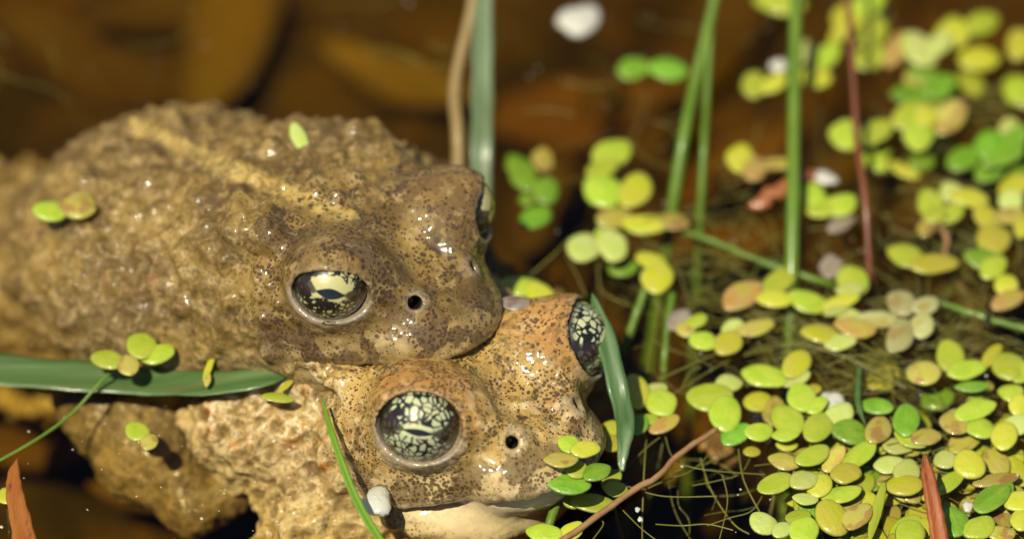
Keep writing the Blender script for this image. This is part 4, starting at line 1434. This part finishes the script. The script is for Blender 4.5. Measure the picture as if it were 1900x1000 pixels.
# ------------------------------------------------------------------ leaf litter on the bed
def litter(u, v, L, wd, ang, mat, label, zoff=.12, seed=0, curl=.2):
    c = at(u, v, -3.1)
    c.z = float(bedz(np.array([c.x]), np.array([c.y]))[0]) + zoff
    rs = random.Random(seed)
    vs_, fs = [], []
    n, m = 16, 7
    for side_ in (1, -1):
        for i in range(n):
            t = i / (n - 1)
            w = wd * .5 * (math.sin(math.pi * min(1, t * .97 + .015)) ** .75) * (1 + .08 * math.sin(9 * t + seed))
            for j in range(m):
                x = j / (m - 1) * 2 - 1
                z = curl * (t - .5) ** 2 * 2 + abs(x) * wd * .12 + .05 * math.sin(4 * x + 7 * t + seed) + side_ * .012
                vs_.append(((t - .5) * L, x * w, z))
    k0 = n * m
    for i in range(n - 1):
        for j in range(m - 1):
            a = i * m + j
            fs.append((a, a + m, a + m + 1, a + 1))
            fs.append((k0 + a, k0 + a + 1, k0 + a + m + 1, k0 + a + m))
    bd = [i * m for i in range(n)] + [(n - 1) * m + j for j in range(1, m)] + [i * m + m - 1 for i in range(n - 2, -1, -1)] + [j for j in range(m - 2, 0, -1)]
    for a, b in zip(bd, bd[1:] + bd[:1]):
        fs.append((a, b, k0 + b, k0 + a))
    o = mesh_obj('dead_leaf', vs_, fs, mat)
    o.location = c
    o.rotation_euler = (rs.uniform(-.15, .15), rs.uniform(-.15, .15), math.radians(ang))
    return tag(o, label, 'dead leaf', 'dead leaves sunk on the pond bed')
litter(430, 90, 2.6, .95, 80, M['litter_a'], 'broad ochre dead leaf on the bed beyond the upper toad', .25, 1)
litter(350, 30, 2.4, .7, 10, M['litter_b'], 'brown dead leaf on the bed crossing the ochre leaf', .15, 2)
litter(130, 110, 2.3, .8, -35, M['litter_b'], 'brown dead leaf on the bed near two small bubbles', .15, 3)
litter(740, 190, 1.9, .6, -30, M['litter_a'], 'ochre dead leaf on the bed behind the upper toad\'s shoulder', .3, 4)
litter(1060, 215, 2.0, .9, 15, M['litter_c'], 'rust dead leaf on the bed below the white petal', .3, 5)
litter(1180, 240, 1.5, .7, -50, M['litter_b'], 'brown dead leaf on the bed under the slanting green stem', .25, 6)
litter(1330, 60, 2.2, .9, 60, M['litter_b'], 'brown dead leaf on the bed behind the slanting green stem', .2, 7)
litter(1320, 505, 1.3, .6, 20, M['litter_c'], 'rust dead leaf on the bed under the browned duckweed', .5, 8)
litter(1360, 330, 1.7, .6, 40, M['litter_c'], 'rust dead leaf on the bed beneath the orange bark', .4, 9)
litter(1640, 400, 2.0, 1.0, -20, M['litter_b'], 'brown dead leaf on the bed beneath the thin red stem', .3, 10)
litter(1850, 540, 1.6, .9, 15, M['litter_b'], 'brown dead leaf on the bed beneath the yellow-green stalk', .3, 11)
litter(110, 850, 1.8, .7, 20, M['litter_c'], 'rust dead leaf on the bed beside the orange-red leaf', .4, 12)
litter(330, 985, 1.6, .5, 5, M['litter_c'], 'rust dead leaf on the bed below the upper toad\'s hand', .6, 13)
litter(1000, 430, 1.5, .6, 70, M['litter_b'], 'brown dead leaf on the bed under deep green duckweed', .4, 14)

# ------------------------------------------------------------------ specks of dust on the water film
def specks():
    rs = random.Random(3)
    vs_, fs = [], []
    for k in range(170):
        if k < 70: u, v = rs.uniform(0, 640), rs.uniform(600, 1000)
        elif k < 130: u, v = rs.uniform(1150, 1900), rs.uniform(430, 1000)
        else: u, v = rs.uniform(0, 1900), rs.uniform(0, 500)
        c = at(u, v, 0.012)
        if float(both(np.array(c)[None])[0]) < .03: continue
        r = rs.uniform(.003, .010) * (1 if rs.random() < .9 else 1.6)
        b = len(vs_)
        for dx, dy, dz in ((1, 0, 0), (-1, .2, 0), (0, 1, 0), (.2, -1, 0), (0, 0, .7), (0, 0, -.7)):
            vs_.append((c.x + dx * r * rs.uniform(.6, 1.6), c.y + dy * r * rs.uniform(.6, 1.6), c.z + dz * r))
        for f in ((0, 2, 4), (2, 1, 4), (1, 3, 4), (3, 0, 4), (2, 0, 5), (1, 2, 5), (3, 1, 5), (0, 3, 5)):
            fs.append(tuple(b + i for i in f))
    o = mesh_obj('floating_dust', vs_, fs, M['flake'], smooth=False)
    tag(o, 'fine pale dust specks scattered on the water film', 'dust', kind='stuff')
specks()
